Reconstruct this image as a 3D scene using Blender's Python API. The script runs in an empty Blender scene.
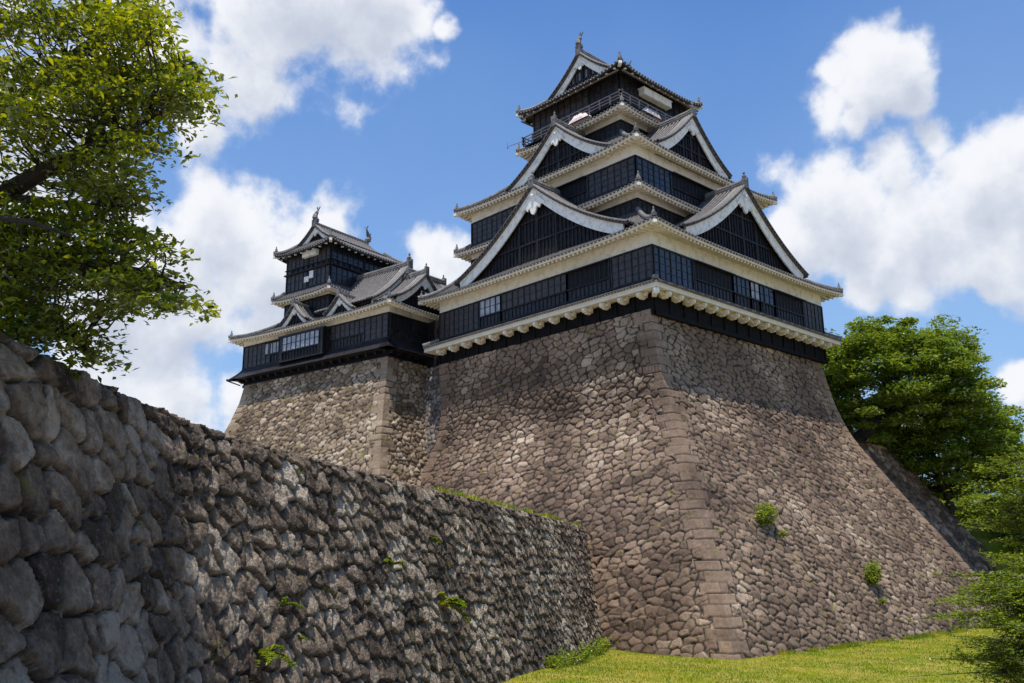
import bpy, math, random
import numpy as np
from mathutils import Vector, Matrix
R = math.radians
scene = bpy.context.scene
col = scene.collection

# ------------------------------------------------------------------ camera
CAM = np.array([40.323, -52.806, -21.431]); F = 920.0
CR = np.array([0.68541346, 0.72807932, -0.01043472])
CU = np.array([0.18634956, -0.1615402, 0.96911228])
CF = np.array([-0.70390498, 0.66618711, 0.24639909])
cd = bpy.data.cameras.new('camera'); camo = bpy.data.objects.new('camera', cd); col.objects.link(camo)
cd.sensor_width = 36; cd.lens = F/1024*36; cd.clip_end = 9000; cd.clip_start = 0.1
camo.matrix_world = Matrix(((CR[0], CU[0], -CF[0], CAM[0]), (CR[1], CU[1], -CF[1], CAM[1]), (CR[2], CU[2], -CF[2], CAM[2]), (0, 0, 0, 1)))
scene.camera = camo
def at(u, v, d):                       # the world point seen at (u, v), d metres deep
    return CAM + (CF + CR*(u-512)/F - CU*(v-341.5)/F)*d

# ------------------------------------------------------------------ sun, sky, exposure
SUNV = Vector((0.085, -0.20, 0.974)).normalized()
sl = bpy.data.lights.new('sun', 'SUN'); sl.energy = 5.0; sl.angle = R(0.5); sl.color = (1, 0.95, 0.87)
so = bpy.data.objects.new('sun', sl); col.objects.link(so)
so.rotation_euler = SUNV.to_track_quat('Z', 'Y').to_euler()
scene.view_settings.view_transform = 'Standard'; scene.view_settings.look = 'None'
scene.view_settings.exposure = 0.2; scene.view_settings.gamma = 1
w = bpy.data.worlds.new('World'); scene.world = w; w.use_nodes = True
nt = w.node_tree; nt.nodes.clear()
def N(tree, t, **k):
    n = tree.nodes.new(t)
    for a, b in k.items(): setattr(n, a, b)
    return n
wout = N(nt, 'ShaderNodeOutputWorld'); bg = N(nt, 'ShaderNodeBackground'); bg.inputs[1].default_value = 0.1
sky = N(nt, 'ShaderNodeTexSky', sky_type='NISHITA'); sky.sun_disc = False
sky.sun_elevation = math.asin(SUNV.z); sky.sun_rotation = math.atan2(SUNV.x, SUNV.y)
sky.air_density = 1.0; sky.dust_density = 1.3; sky.ozone_density = 2.5
# clouds: a density field over directions of the sky
CL = [(300, 10, 120), (365, 30, 85), (250, 0, 110), (230, 45, 80), (180, 30, 90), (255, 85, 60), (200, 110, 50), (420, 12, 34), (445, 22, 22),
      (215, 225, 70), (255, 265, 85), (170, 260, 90), (190, 320, 100), (250, 330, 60), (300, 235, 36), (120, 300, 120), (175, 385, 70), (225, 395, 40), (130, 390, 70),
      (445, 255, 48), (425, 262, 40), (478, 250, 30),
      (862, 82, 58), (838, 102, 42), (900, 68, 38), (905, 95, 32), (832, 70, 24), (860, 116, 34),
      (850, 210, 80), (920, 225, 95), (800, 235, 60), (985, 185, 88), (1035, 140, 70), (1050, 210, 140), (945, 265, 72), (1000, 280, 55), (890, 160, 48), (1050, 290, 50), (870, 255, 52),
      (1010, 382, 30), (1045, 390, 40), (860, 285, 30), (930, 135, 34), (775, 215, 34),
      (80, 100, 90), (30, 200, 120), (-80, 100, 200), (-150, -200, 160), (1250, 100, 130), (1300, 350, 120), (620, -330, 150), (300, -250, 120), (1000, -280, 90)]
g = bpy.data.node_groups.new('cloud_density', 'ShaderNodeTree')
g.interface.new_socket('Vector', in_out='INPUT', socket_type='NodeSocketVector')
g.interface.new_socket('Value', in_out='OUTPUT', socket_type='NodeSocketFloat')
gi = N(g, 'NodeGroupInput'); go = N(g, 'NodeGroupOutput')
wn = N(g, 'ShaderNodeTexNoise'); wn.inputs['Scale'].default_value = 7; wn.inputs['Detail'].default_value = 5
g.links.new(gi.outputs[0], wn.inputs['Vector'])
sb = N(g, 'ShaderNodeVectorMath', operation='SUBTRACT'); sb.inputs[1].default_value = (.5, .5, .5); g.links.new(wn.outputs['Color'], sb.inputs[0])
ms = N(g, 'ShaderNodeVectorMath', operation='SCALE'); ms.inputs['Scale'].default_value = 0.085; g.links.new(sb.outputs[0], ms.inputs[0])
ad = N(g, 'ShaderNodeVectorMath', operation='ADD'); g.links.new(gi.outputs[0], ad.inputs[0]); g.links.new(ms.outputs[0], ad.inputs[1])
prev = None
for (u, v, r) in CL:
    p = at(u, v, 1) - CAM; rr = r/F/np.linalg.norm(p)*1.0; p = p/np.linalg.norm(p)
    dn = N(g, 'ShaderNodeVectorMath', operation='DISTANCE'); g.links.new(ad.outputs[0], dn.inputs[0]); dn.inputs[1].default_value = tuple(p)
    mm = N(g, 'ShaderNodeMath', operation='MULTIPLY_ADD'); g.links.new(dn.outputs['Value'], mm.inputs[0]); mm.inputs[1].default_value = -1/rr; mm.inputs[2].default_value = 1.0
    if prev is None: prev = mm
    else:
        mx = N(g, 'ShaderNodeMath', operation='SMOOTH_MAX'); g.links.new(prev.outputs[0], mx.inputs[0]); g.links.new(mm.outputs[0], mx.inputs[1]); mx.inputs[2].default_value = .15; prev = mx
n2 = N(g, 'ShaderNodeTexNoise'); n2.inputs['Scale'].default_value = 11; n2.inputs['Detail'].default_value = 10; n2.inputs['Roughness'].default_value = .55
g.links.new(gi.outputs[0], n2.inputs['Vector'])
m2 = N(g, 'ShaderNodeMath', operation='MULTIPLY_ADD'); g.links.new(n2.outputs['Fac'], m2.inputs[0]); m2.inputs[1].default_value = 2.9; m2.inputs[2].default_value = -1.5
a2 = N(g, 'ShaderNodeMath', operation='ADD'); g.links.new(prev.outputs[0], a2.inputs[0]); g.links.new(m2.outputs[0], a2.inputs[1])
g.links.new(a2.outputs[0], go.inputs[0])
tc = N(nt, 'ShaderNodeTexCoord')
def dens(off):
    va = N(nt, 'ShaderNodeVectorMath', operation='ADD'); nt.links.new(tc.outputs['Generated'], va.inputs[0]); va.inputs[1].default_value = off
    gg = N(nt, 'ShaderNodeGroup'); gg.node_tree = g; nt.links.new(va.outputs[0], gg.inputs[0]); return gg.outputs[0]
d0 = dens((0, 0, 0)); d1 = dens((-0.008, -0.006, 0.035))
al = N(nt, 'ShaderNodeMapRange', interpolation_type='SMOOTHERSTEP'); nt.links.new(d0, al.inputs[0]); al.inputs[1].default_value = -0.10; al.inputs[2].default_value = 0.55; al.inputs[4].default_value = 0.97
sh = N(nt, 'ShaderNodeMapRange', interpolation_type='SMOOTHSTEP'); nt.links.new(d1, sh.inputs[0]); sh.inputs[1].default_value = 0.0; sh.inputs[2].default_value = 1.3
cr = N(nt, 'ShaderNodeValToRGB'); nt.links.new(sh.outputs[0], cr.inputs[0])
cr.color_ramp.elements[0].color = (8.2, 8.3, 8.6, 1); cr.color_ramp.elements[1].color = (4.7, 5.15, 6.2, 1)
e = cr.color_ramp.elements.new(0.5); e.color = (6.2, 6.55, 7.3, 1)
# thin veil of haze that whitens the sky between the clouds
vn = N(nt, 'ShaderNodeTexNoise'); vn.inputs['Scale'].default_value = 2.2; vn.inputs['Detail'].default_value = 6; nt.links.new(tc.outputs['Generated'], vn.inputs['Vector'])
vm = N(nt, 'ShaderNodeMapRange'); nt.links.new(vn.outputs['Fac'], vm.inputs[0]); vm.inputs[1].default_value = .42; vm.inputs[2].default_value = .8; vm.inputs[3].default_value = 0.0; vm.inputs[4].default_value = .16
tint = N(nt, 'ShaderNodeMix', data_type='RGBA', blend_type='MULTIPLY'); tint.inputs[0].default_value = 1
nt.links.new(sky.outputs[0], tint.inputs[6]); tint.inputs[7].default_value = (0.56, 1.03, 1.58, 1)
sx_ = N(nt, 'ShaderNodeSeparateXYZ'); nt.links.new(tc.outputs['Generated'], sx_.inputs[0])
hz_ = N(nt, 'ShaderNodeMapRange'); nt.links.new(sx_.outputs['Z'], hz_.inputs[0]); hz_.inputs[1].default_value = .60; hz_.inputs[2].default_value = .12; hz_.inputs[3].default_value = 0; hz_.inputs[4].default_value = .7
hv = N(nt, 'ShaderNodeMath', operation='ADD', use_clamp=True); nt.links.new(hz_.outputs[0], hv.inputs[0]); nt.links.new(vm.outputs[0], hv.inputs[1])
veil = N(nt, 'ShaderNodeMix', data_type='RGBA'); nt.links.new(hv.outputs[0], veil.inputs[0]); nt.links.new(tint.outputs[2], veil.inputs[6]); veil.inputs[7].default_value = (3.6, 5.3, 7.6, 1)
mixc = N(nt, 'ShaderNodeMix', data_type='RGBA'); nt.links.new(al.outputs[0], mixc.inputs[0]); nt.links.new(veil.outputs[2], mixc.inputs[6]); nt.links.new(cr.outputs[0], mixc.inputs[7])
nt.links.new(mixc.outputs[2], bg.inputs[0]); nt.links.new(bg.outputs[0], wout.inputs[0])

# ------------------------------------------------------------------ materials
def mat(name, base, rough=.8, noise=None, bump=0, bscale=6, spec=.3, c2=None, nscale=3, contrast=(.35, .65)):
    m = bpy.data.materials.new(name); m.use_nodes = True; t = m.node_tree; b = t.nodes['Principled BSDF']
    b.inputs['Base Color'].default_value = (*base, 1); b.inputs['Roughness'].default_value = rough; b.inputs['Specular IOR Level'].default_value = spec
    co = N(t, 'ShaderNodeTexCoord')
    if c2:
        n = N(t, 'ShaderNodeTexNoise'); n.inputs['Scale'].default_value = nscale; n.inputs['Detail'].default_value = 8; n.inputs['Roughness'].default_value = .65
        t.links.new(co.outputs['Object'], n.inputs['Vector'])
        mr = N(t, 'ShaderNodeMapRange'); t.links.new(n.outputs['Fac'], mr.inputs[0]); mr.inputs[1].default_value, mr.inputs[2].default_value = contrast
        mx = N(t, 'ShaderNodeMix', data_type='RGBA'); t.links.new(mr.outputs[0], mx.inputs[0]); mx.inputs[6].default_value = (*base, 1); mx.inputs[7].default_value = (*c2, 1)
        t.links.new(mx.outputs[2], b.inputs['Base Color'])
    if bump:
        n = N(t, 'ShaderNodeTexNoise'); n.inputs['Scale'].default_value = bscale; n.inputs['Detail'].default_value = 8; t.links.new(co.outputs['Object'], n.inputs['Vector'])
        bp = N(t, 'ShaderNodeBump'); bp.inputs['Distance'].default_value = bump; t.links.new(n.outputs['Fac'], bp.inputs['Height']); t.links.new(bp.outputs[0], b.inputs['Normal'])
    return m
M = {}
M['plaster'] = mat('white_plaster', (.78, .73, .62), .85, c2=(.44, .38, .29), nscale=1.6, contrast=(.48, .8), bump=.02, bscale=9)
M['white'] = mat('white_paint', (.84, .80, .72), .7, c2=(.40, .37, .33), nscale=2.2, contrast=(.47, .75), bump=.01)
M['soffit'] = mat('eave_plaster_bounce_tint', (.78, .70, .56), .85, c2=(.60, .52, .40), nscale=1.1, contrast=(.4, .8))  # white plaster under the eaves; warm bounced light is mixed into this cream
M['black'] = mat('black_lacquered_boards', (.008, .008, .011), .45, c2=(.034, .029, .028), nscale=3.2, contrast=(.42, .62), bump=.02, bscale=9, spec=.35)
M['black2'] = mat('weathered_black_wood', (.011, .011, .013), .5, c2=(.032, .028, .028), nscale=2.5, bump=.01, bscale=12, spec=.15)
M['pitch'] = mat('pitch_black_timber', (.004, .004, .005), .7, c2=(.012, .011, .012), nscale=3, spec=.1)
M['void'] = mat('dark_opening', (.006, .006, .008), .8)
M['board'] = mat('weathered_grey_boards', (.020, .016, .015), .5, c2=(.062, .046, .040), nscale=2.5, bump=.01, bscale=10, spec=.5)
M['glass'] = mat('dark_glazing', (.010, .014, .024), .22, spec=.55, c2=(.022, .027, .042), nscale=1.2)
M['paper'] = mat('pale_shutter', (.46, .48, .52), .5, c2=(.22, .24, .28), nscale=1.4)
M['tile'] = mat('grey_roof_tiles', (.045, .042, .042), .6, c2=(.175, .15, .13), nscale=2.6, contrast=(.3, .78), bump=.02, bscale=14, spec=.4)
M['tile_end'] = mat('weathered_ridge_tiles', (.085, .08, .08), .6, c2=(.22, .2, .18), nscale=2.5, bump=.02, bscale=10)
M['tile_line'] = mat('pale_ridge_mortar', (.42, .38, .33), .7, c2=(.20, .18, .16), nscale=2.0, bump=.02)
M['rail'] = mat('weathered_rail_wood', (.16, .13, .115), .7, c2=(.30, .25, .22), nscale=3)
M['greywall'] = mat('grey_gable_plaster', (.24, .22, .22), .8, c2=(.16, .15, .15), nscale=2)
M['gravel'] = mat('sandy_gravel', (.34, .30, .235), .9, c2=(.24, .21, .16), nscale=.6, bump=.03, bscale=30)
M['goldish'] = mat('brown_eave_board', (.22, .165, .10), .7, c2=(.13, .1, .07), nscale=2)
M['tarp'] = mat('crumpled_sheet', (.72, .62, .58), .7, c2=(.45, .36, .33), nscale=3)
M['bark'] = mat('bark', (.028, .022, .017), .9, c2=(.06, .047, .036), nscale=6, bump=.04, bscale=14)

def stone_mat(name, ramp, moss=.5, bump=.035, rough=.85, big=.25, crack=(.03, .023, .018), quoin=(.235, .19, .155), speck=0, pits=.4, patina=.68, mottle=1.15):
    m = bpy.data.materials.new(name); m.use_nodes = True; t = m.node_tree; b = t.nodes['Principled BSDF']
    b.inputs['Roughness'].default_value = rough; b.inputs['Specular IOR Level'].default_value = .3
    L = t.links.new
    co = N(t, 'ShaderNodeTexCoord')
    ar = N(t, 'ShaderNodeAttribute', attribute_name='rnd'); ak = N(t, 'ShaderNodeAttribute', attribute_name='kind'); ac = N(t, 'ShaderNodeAttribute', attribute_name='crk')
    n1 = N(t, 'ShaderNodeTexNoise'); n1.inputs['Scale'].default_value = big; n1.inputs['Detail'].default_value = 6; L(co.outputs['Object'], n1.inputs['Vector'])
    n2 = N(t, 'ShaderNodeTexNoise'); n2.inputs['Scale'].default_value = 5; n2.inputs['Detail'].default_value = 9; n2.inputs['Roughness'].default_value = .72; L(co.outputs['Object'], n2.inputs['Vector'])
    s1 = N(t, 'ShaderNodeMath', operation='MULTIPLY_ADD'); L(n1.outputs['Fac'], s1.inputs[0]); s1.inputs[1].default_value = 1.9; s1.inputs[2].default_value = -.95
    s2 = N(t, 'ShaderNodeMath', operation='MULTIPLY_ADD'); L(n2.outputs['Fac'], s2.inputs[0]); s2.inputs[1].default_value = mottle; s2.inputs[2].default_value = -mottle/2
    s3 = N(t, 'ShaderNodeMath', operation='ADD'); L(s1.outputs[0], s3.inputs[0]); L(s2.outputs[0], s3.inputs[1])
    s4 = N(t, 'ShaderNodeMath', operation='ADD', use_clamp=True); L(s3.outputs[0], s4.inputs[0]); L(ar.outputs['Fac'], s4.inputs[1])
    r = N(t, 'ShaderNodeValToRGB'); L(s4.outputs[0], r.inputs[0])
    els = r.color_ramp.elements; els[0].color = (*ramp[0][1], 1); els[0].position = ramp[0][0]; els[1].color = (*ramp[-1][1], 1); els[1].position = ramp[-1][0]
    for p, c in ramp[1:-1]: e = els.new(p); e.color = (*c, 1)
    # quoins
    mq = N(t, 'ShaderNodeMix', data_type='RGBA'); L(r.outputs[0], mq.inputs[6])
    qv = N(t, 'ShaderNodeHueSaturation'); qv.inputs['Color'].default_value = (*quoin, 1)
    vv = N(t, 'ShaderNodeMapRange'); L(s4.outputs[0], vv.inputs[0]); vv.inputs[3].default_value = .42; vv.inputs[4].default_value = 1.35; L(vv.outputs[0], qv.inputs['Value'])
    L(qv.outputs[0], mq.inputs[7]); L(ak.outputs['Fac'], mq.inputs[0])
    # pale and dark specks of lichen
    n4 = N(t, 'ShaderNodeTexNoise'); n4.inputs['Scale'].default_value = 11; n4.inputs['Detail'].default_value = 6; L(co.outputs['Object'], n4.inputs['Vector'])
    sp = N(t, 'ShaderNodeMapRange'); L(n4.outputs['Fac'], sp.inputs[0]); sp.inputs[1].default_value = .58; sp.inputs[2].default_value = .7; sp.inputs[4].default_value = speck
    ms_ = N(t, 'ShaderNodeMix', data_type='RGBA'); L(sp.outputs[0], ms_.inputs[0]); L(mq.outputs[2], ms_.inputs[6]); ms_.inputs[7].default_value = (.36, .35, .31, 1)
    # soil in the joints
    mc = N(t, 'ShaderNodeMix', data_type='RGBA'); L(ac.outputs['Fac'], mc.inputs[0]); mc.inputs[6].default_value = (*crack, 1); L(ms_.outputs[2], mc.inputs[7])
    # moss patches, stronger in joints
    n3 = N(t, 'ShaderNodeTexNoise'); n3.inputs['Scale'].default_value = 1.25; n3.inputs['Detail'].default_value = 7; n3.inputs['Roughness'].default_value = .7; L(co.outputs['Object'], n3.inputs['Vector'])
    k = N(t, 'ShaderNodeMath', operation='MULTIPLY_ADD'); L(ac.outputs['Fac'], k.inputs[0]); k.inputs[1].default_value = -.075; L(n3.outputs['Fac'], k.inputs[2])
    mm = N(t, 'ShaderNodeMapRange'); L(k.outputs[0], mm.inputs[0]); mm.inputs[1].default_value = .575-.1*moss; mm.inputs[2].default_value = .62-.1*moss; mm.inputs[4].default_value = .8
    mg = N(t, 'ShaderNodeMix', data_type='RGBA'); L(mm.outputs[0], mg.inputs[0]); L(mc.outputs[2], mg.inputs[6]); mg.inputs[7].default_value = (.21, .18, .035, 1)
    n5 = N(t, 'ShaderNodeTexNoise'); n5.inputs['Scale'].default_value = .17; n5.inputs['Detail'].default_value = 7; n5.inputs['Roughness'].default_value = .62; L(co.outputs['Object'], n5.inputs['Vector'])
    pt = N(t, 'ShaderNodeMapRange'); L(n5.outputs['Fac'], pt.inputs[0]); pt.inputs[1].default_value = .44; pt.inputs[2].default_value = .62; pt.inputs[3].default_value = 0; pt.inputs[4].default_value = patina
    mp = N(t, 'ShaderNodeMix', data_type='RGBA', blend_type='MULTIPLY'); L(pt.outputs[0], mp.inputs[0]); L(mg.outputs[2], mp.inputs[6]); mp.inputs[7].default_value = (.50, .47, .46, 1)
    L(mp.outputs[2], b.inputs['Base Color'])
    bp = N(t, 'ShaderNodeBump'); bp.inputs['Distance'].default_value = bump; bp.inputs['Strength'].default_value = .9; nh = N(t, 'ShaderNodeTexVoronoi'); nh.inputs['Scale'].default_value = 13; L(co.outputs['Object'], nh.inputs['Vector'])
    hs = N(t, 'ShaderNodeMath', operation='MULTIPLY_ADD'); L(nh.outputs['Distance'], hs.inputs[0]); hs.inputs[1].default_value = -.35*pits; L(n2.outputs['Fac'], hs.inputs[2])
    nq = N(t, 'ShaderNodeTexNoise'); nq.inputs['Scale'].default_value = 19; nq.inputs['Detail'].default_value = 6; nq.inputs['Roughness'].default_value = .75; L(co.outputs['Object'], nq.inputs['Vector'])
    hq = N(t, 'ShaderNodeMath', operation='MULTIPLY_ADD'); L(nq.outputs['Fac'], hq.inputs[0]); hq.inputs[1].default_value = .55*pits; L(hs.outputs[0], hq.inputs[2]); L(hq.outputs[0], bp.inputs['Height']); L(bp.outputs[0], b.inputs['Normal'])
    return m
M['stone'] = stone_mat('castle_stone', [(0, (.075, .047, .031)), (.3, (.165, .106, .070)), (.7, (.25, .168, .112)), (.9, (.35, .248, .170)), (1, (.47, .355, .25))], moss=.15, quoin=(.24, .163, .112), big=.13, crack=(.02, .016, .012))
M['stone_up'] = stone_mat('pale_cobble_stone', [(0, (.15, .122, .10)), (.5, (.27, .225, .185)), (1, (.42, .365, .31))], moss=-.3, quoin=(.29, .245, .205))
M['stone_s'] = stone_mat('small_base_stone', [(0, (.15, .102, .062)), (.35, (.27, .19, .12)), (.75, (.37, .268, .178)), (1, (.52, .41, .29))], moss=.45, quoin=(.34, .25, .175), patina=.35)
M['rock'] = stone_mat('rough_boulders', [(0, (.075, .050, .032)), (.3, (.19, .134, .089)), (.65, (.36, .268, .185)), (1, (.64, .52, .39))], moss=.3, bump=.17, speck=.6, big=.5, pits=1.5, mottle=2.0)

def leaf_mat(name, c1, c2, trans=.45, gl=.35, ns=1.1):
    m = bpy.data.materials.new(name); m.use_nodes = True; t = m.node_tree; t.nodes.clear(); L = t.links.new
    o = N(t, 'ShaderNodeOutputMaterial'); co = N(t, 'ShaderNodeTexCoord')
    n = N(t, 'ShaderNodeTexNoise'); n.inputs['Scale'].default_value = ns; n.inputs['Detail'].default_value = 6 if ns < 1 else 4; L(co.outputs['Object'], n.inputs['Vector'])
    at_ = N(t, 'ShaderNodeAttribute', attribute_name='rnd')
    s = N(t, 'ShaderNodeMath', operation='MULTIPLY_ADD'); L(at_.outputs['Fac'], s.inputs[0]); s.inputs[1].default_value = .8; L(n.outputs['Fac'], s.inputs[2])
    if ns < 1:
        q = N(t, 'ShaderNodeMath', operation='MULTIPLY_ADD'); L(n.outputs['Fac'], q.inputs[0]); q.inputs[1].default_value = 3.4; q.inputs[2].default_value = -1.25; L(q.outputs[0], s.inputs[2]); s.inputs[1].default_value = .55
    mr = N(t, 'ShaderNodeMapRange'); L(s.outputs[0], mr.inputs[0]); mr.inputs[1].default_value = .45; mr.inputs[2].default_value = 1.35
    mx = N(t, 'ShaderNodeMix', data_type='RGBA'); L(mr.outputs[0], mx.inputs[0]); mx.inputs[6].default_value = (*c1, 1); mx.inputs[7].default_value = (*c2, 1)
    d = N(t, 'ShaderNodeBsdfDiffuse'); tr = N(t, 'ShaderNodeBsdfTranslucent'); gl_ = N(t, 'ShaderNodeBsdfGlossy'); gl_.inputs['Roughness'].default_value = .38; gl_.inputs['Color'].default_value = (.5, .55, .5, 1)
    L(mx.outputs[2], d.inputs[0])
    hb = N(t, 'ShaderNodeMix', data_type='RGBA', blend_type='MULTIPLY'); hb.inputs[0].default_value = 1; L(mx.outputs[2], hb.inputs[6]); hb.inputs[7].default_value = (1.5, 1.35, .5, 1); L(hb.outputs[2], tr.inputs[0])
    m1 = N(t, 'ShaderNodeMixShader'); m1.inputs[0].default_value = trans; L(d.outputs[0], m1.inputs[1]); L(tr.outputs[0], m1.inputs[2])
    fr = N(t, 'ShaderNodeFresnel'); fm = N(t, 'ShaderNodeMath', operation='MULTIPLY'); L(fr.outputs[0], fm.inputs[0]); fm.inputs[1].default_value = gl
    m2_ = N(t, 'ShaderNodeMixShader'); L(fm.outputs[0], m2_.inputs[0]); L(m1.outputs[0], m2_.inputs[1]); L(gl_.outputs[0], m2_.inputs[2]); L(m2_.outputs[0], o.inputs[0])
    return m
M['leaf_near'] = leaf_mat('broad_leaves', (.032, .07, .005), (.34, .37, .012), .55)
M['leaf_far'] = leaf_mat('oak_leaves', (.08, .14, .016), (.25, .33, .035), .44)
M['leaf_mass'] = leaf_mat('distant_leaves', (.09, .15, .015), (.27, .32, .04), .42)
M['leaf_bush'] = leaf_mat('feathery_leaves', (.07, .12, .010), (.26, .32, .02), .45)
M['leaf_weed'] = leaf_mat('weed_leaves', (.10, .16, .008), (.30, .36, .02), .4)
M['blade'] = leaf_mat('grass_blades', (.15, .225, .008), (.50, .43, .025), .3, ns=.45)
M['grass'] = mat('lawn', (.17, .195, .010), .9, c2=(.30, .235, .05), nscale=.5, contrast=(.42, .60), bump=.12, bscale=9, spec=.1)
M['soil'] = mat('leafy_soil', (.05, .05, .02), .95, c2=(.09, .07, .04), nscale=2, bump=.1)

# ------------------------------------------------------------------ object helpers
def tag(o, label=None, cat=None, group=None, kind=None):
    if label: o['label'] = label
    if cat: o['category'] = cat
    if group: o['group'] = group
    if kind: o['kind'] = kind
    return o
def empty(name, loc=(0, 0, 0), rz=0, **k):
    o = bpy.data.objects.new(name, None); col.objects.link(o); o.location = loc; o.rotation_euler = (0, 0, rz); o.empty_display_size = .3
    return tag(o, **k)
def npmesh(name, V, Fq, m, parent=None, attrs=None, smooth=False):
    V = np.asarray(V, np.float32); Fq = np.asarray(Fq, np.int32)
    me = bpy.data.meshes.new(name); k = Fq.shape[1]
    me.vertices.add(len(V)); me.vertices.foreach_set('co', V.ravel())
    me.loops.add(Fq.size); me.loops.foreach_set('vertex_index', Fq.ravel())
    me.polygons.add(len(Fq)); me.polygons.foreach_set('loop_start', np.arange(0, Fq.size, k, dtype=np.int32)); me.polygons.foreach_set('loop_total', np.full(len(Fq), k, np.int32))
    if smooth: me.polygons.foreach_set('use_smooth', np.ones(len(Fq), bool))
    me.update(calc_edges=True)
    for a, vals in (attrs or {}).items():
        at_ = me.attributes.new(a, 'FLOAT', 'POINT'); at_.data.foreach_set('value', np.asarray(vals, np.float32))
    me.materials.append(m)
    o = bpy.data.objects.new(name, me); col.objects.link(o)
    if parent: o.parent = parent
    return o
class MB:
    def __init__(s): s.v = []; s.f = []
    def add(s, vs, fs):
        b = len(s.v); s.v += [tuple(p) for p in vs]; s.f += [tuple(b+i for i in f) for f in fs]
    def hexa(s, p):                     # 8 corners: bottom ring 0-3, top ring 4-7
        s.add(p, [(3, 2, 1, 0), (4, 5, 6, 7), (0, 1, 5, 4), (1, 2, 6, 5), (2, 3, 7, 6), (3, 0, 4, 7)])
    def box(s, x0, x1, y0, y1, z0, z1):
        s.hexa([(x0, y0, z0), (x1, y0, z0), (x1, y1, z0), (x0, y1, z0), (x0, y0, z1), (x1, y0, z1), (x1, y1, z1), (x0, y1, z1)])
    def bar(s, a, b, wd, h, up=(0, 0, 1)):      # a box from a to b, wd wide, h high
        a = Vector(a); b = Vector(b); d = (b-a).normalized(); sd = d.cross(Vector(up)).normalized(); u = sd.cross(d)
        sd *= wd/2; u *= h/2
        s.hexa([a-sd-u, b-sd-u, b+sd-u, a+sd-u, a-sd+u, b-sd+u, b+sd+u, a+sd+u])
    def sweep(s, path, prof, side=None, close=True):  # prof: (lateral, up) points; path: points
        n = len(prof); b = len(s.v); P = [Vector(p) for p in path]
        for i, p in enumerate(P):
            d = (P[min(i+1, len(P)-1)]-P[max(i-1, 0)]).normalized()
            sd = Vector(side) if side is not None else d.cross(Vector((0, 0, 1))).normalized()
            u = sd.cross(d).normalized()
            for (a, c) in prof: s.v.append(tuple(p+sd*a+u*c))
        m_ = n if close else n-1
        for i in range(len(P)-1):
            for j in range(m_):
                s.f.append((b+i*n+j, b+i*n+(j+1) % n, b+(i+1)*n+(j+1) % n, b+(i+1)*n+j))
        if close: s.f.append(tuple(b+j for j in range(n))[::-1]); s.f.append(tuple(b+(len(P)-1)*n+j for j in range(n)))
    def tube(s, path, rad, n=6):
        b = len(s.v); P = [Vector(p) for p in path]
        for i, p in enumerate(P):
            d = (P[min(i+1, len(P)-1)]-P[max(i-1, 0)]).normalized(); ref = Vector((0, 0, 1)) if abs(d.z) < .9 else Vector((1, 0, 0))
            a = d.cross(ref).normalized(); c = d.cross(a); r = rad[i] if hasattr(rad, '__len__') else rad
            for j in range(n):
                t = 2*math.pi*j/n; s.v.append(tuple(p+a*math.cos(t)*r+c*math.sin(t)*r))
        for i in range(len(P)-1):
            for j in range(n): s.f.append((b+i*n+j, b+i*n+(j+1) % n, b+(i+1)*n+(j+1) % n, b+(i+1)*n+j))
        s.f.append(tuple(b+j for j in range(n))[::-1]); s.f.append(tuple(b+(len(P)-1)*n+j for j in range(n)))
    def lathe(s, c, prof, n=10):
        b = len(s.v)
        for (r, z) in prof:
            for j in range(n):
                t = 2*math.pi*j/n; s.v.append((c[0]+r*math.cos(t), c[1]+r*math.sin(t), c[2]+z))
        for i in range(len(prof)-1):
            for j in range(n): s.f.append((b+i*n+j, b+i*n+(j+1) % n, b+(i+1)*n+(j+1) % n, b+(i+1)*n+j))
        s.f.append(tuple(b+j for j in range(n))[::-1]); s.f.append(tuple(b+(len(prof)-1)*n+j for j in range(n)))
    def build(s, name, m, parent=None, smooth=False):
        me = bpy.data.meshes.new(name); me.from_pydata(s.v, [], s.f); me.materials.append(m)
        if smooth: me.polygons.foreach_set('use_smooth', [True]*len(me.polygons))
        me.update(); o = bpy.data.objects.new(name, me); col.objects.link(o)
        if parent: o.parent = parent
        return o
class Fr:                               # a wall frame: origin, direction along the wall, outward normal
    def __init__(s, o, a, n): s.o = Vector(o); s.a = Vector(a).normalized(); s.n = Vector(n).normalized()
    def p(s, t, d, z): q = s.o+s.a*t+s.n*d; return Vector((q.x, q.y, q.z+z))
    def box(s, mb, t0, t1, d0, d1, z0, z1):
        mb.hexa([s.p(t0, d0, z0), s.p(t1, d0, z0), s.p(t1, d1, z0), s.p(t0, d1, z0), s.p(t0, d0, z1), s.p(t1, d0, z1), s.p(t1, d1, z1), s.p(t0, d1, z1)])
def frames(x0, x1, y0, y1):             # left face (towards -y), right face (+x), and the two behind
    return {'L': (Fr((x1, y0, 0), (-1, 0, 0), (0, -1, 0)), x1-x0), 'R': (Fr((x1, y0, 0), (0, 1, 0), (1, 0, 0)), y1-y0),
            'B': (Fr((x1, y1, 0), (-1, 0, 0), (0, 1, 0)), x1-x0), 'W': (Fr((x0, y0, 0), (0, 1, 0), (-1, 0, 0)), y1-y0)}

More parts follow.
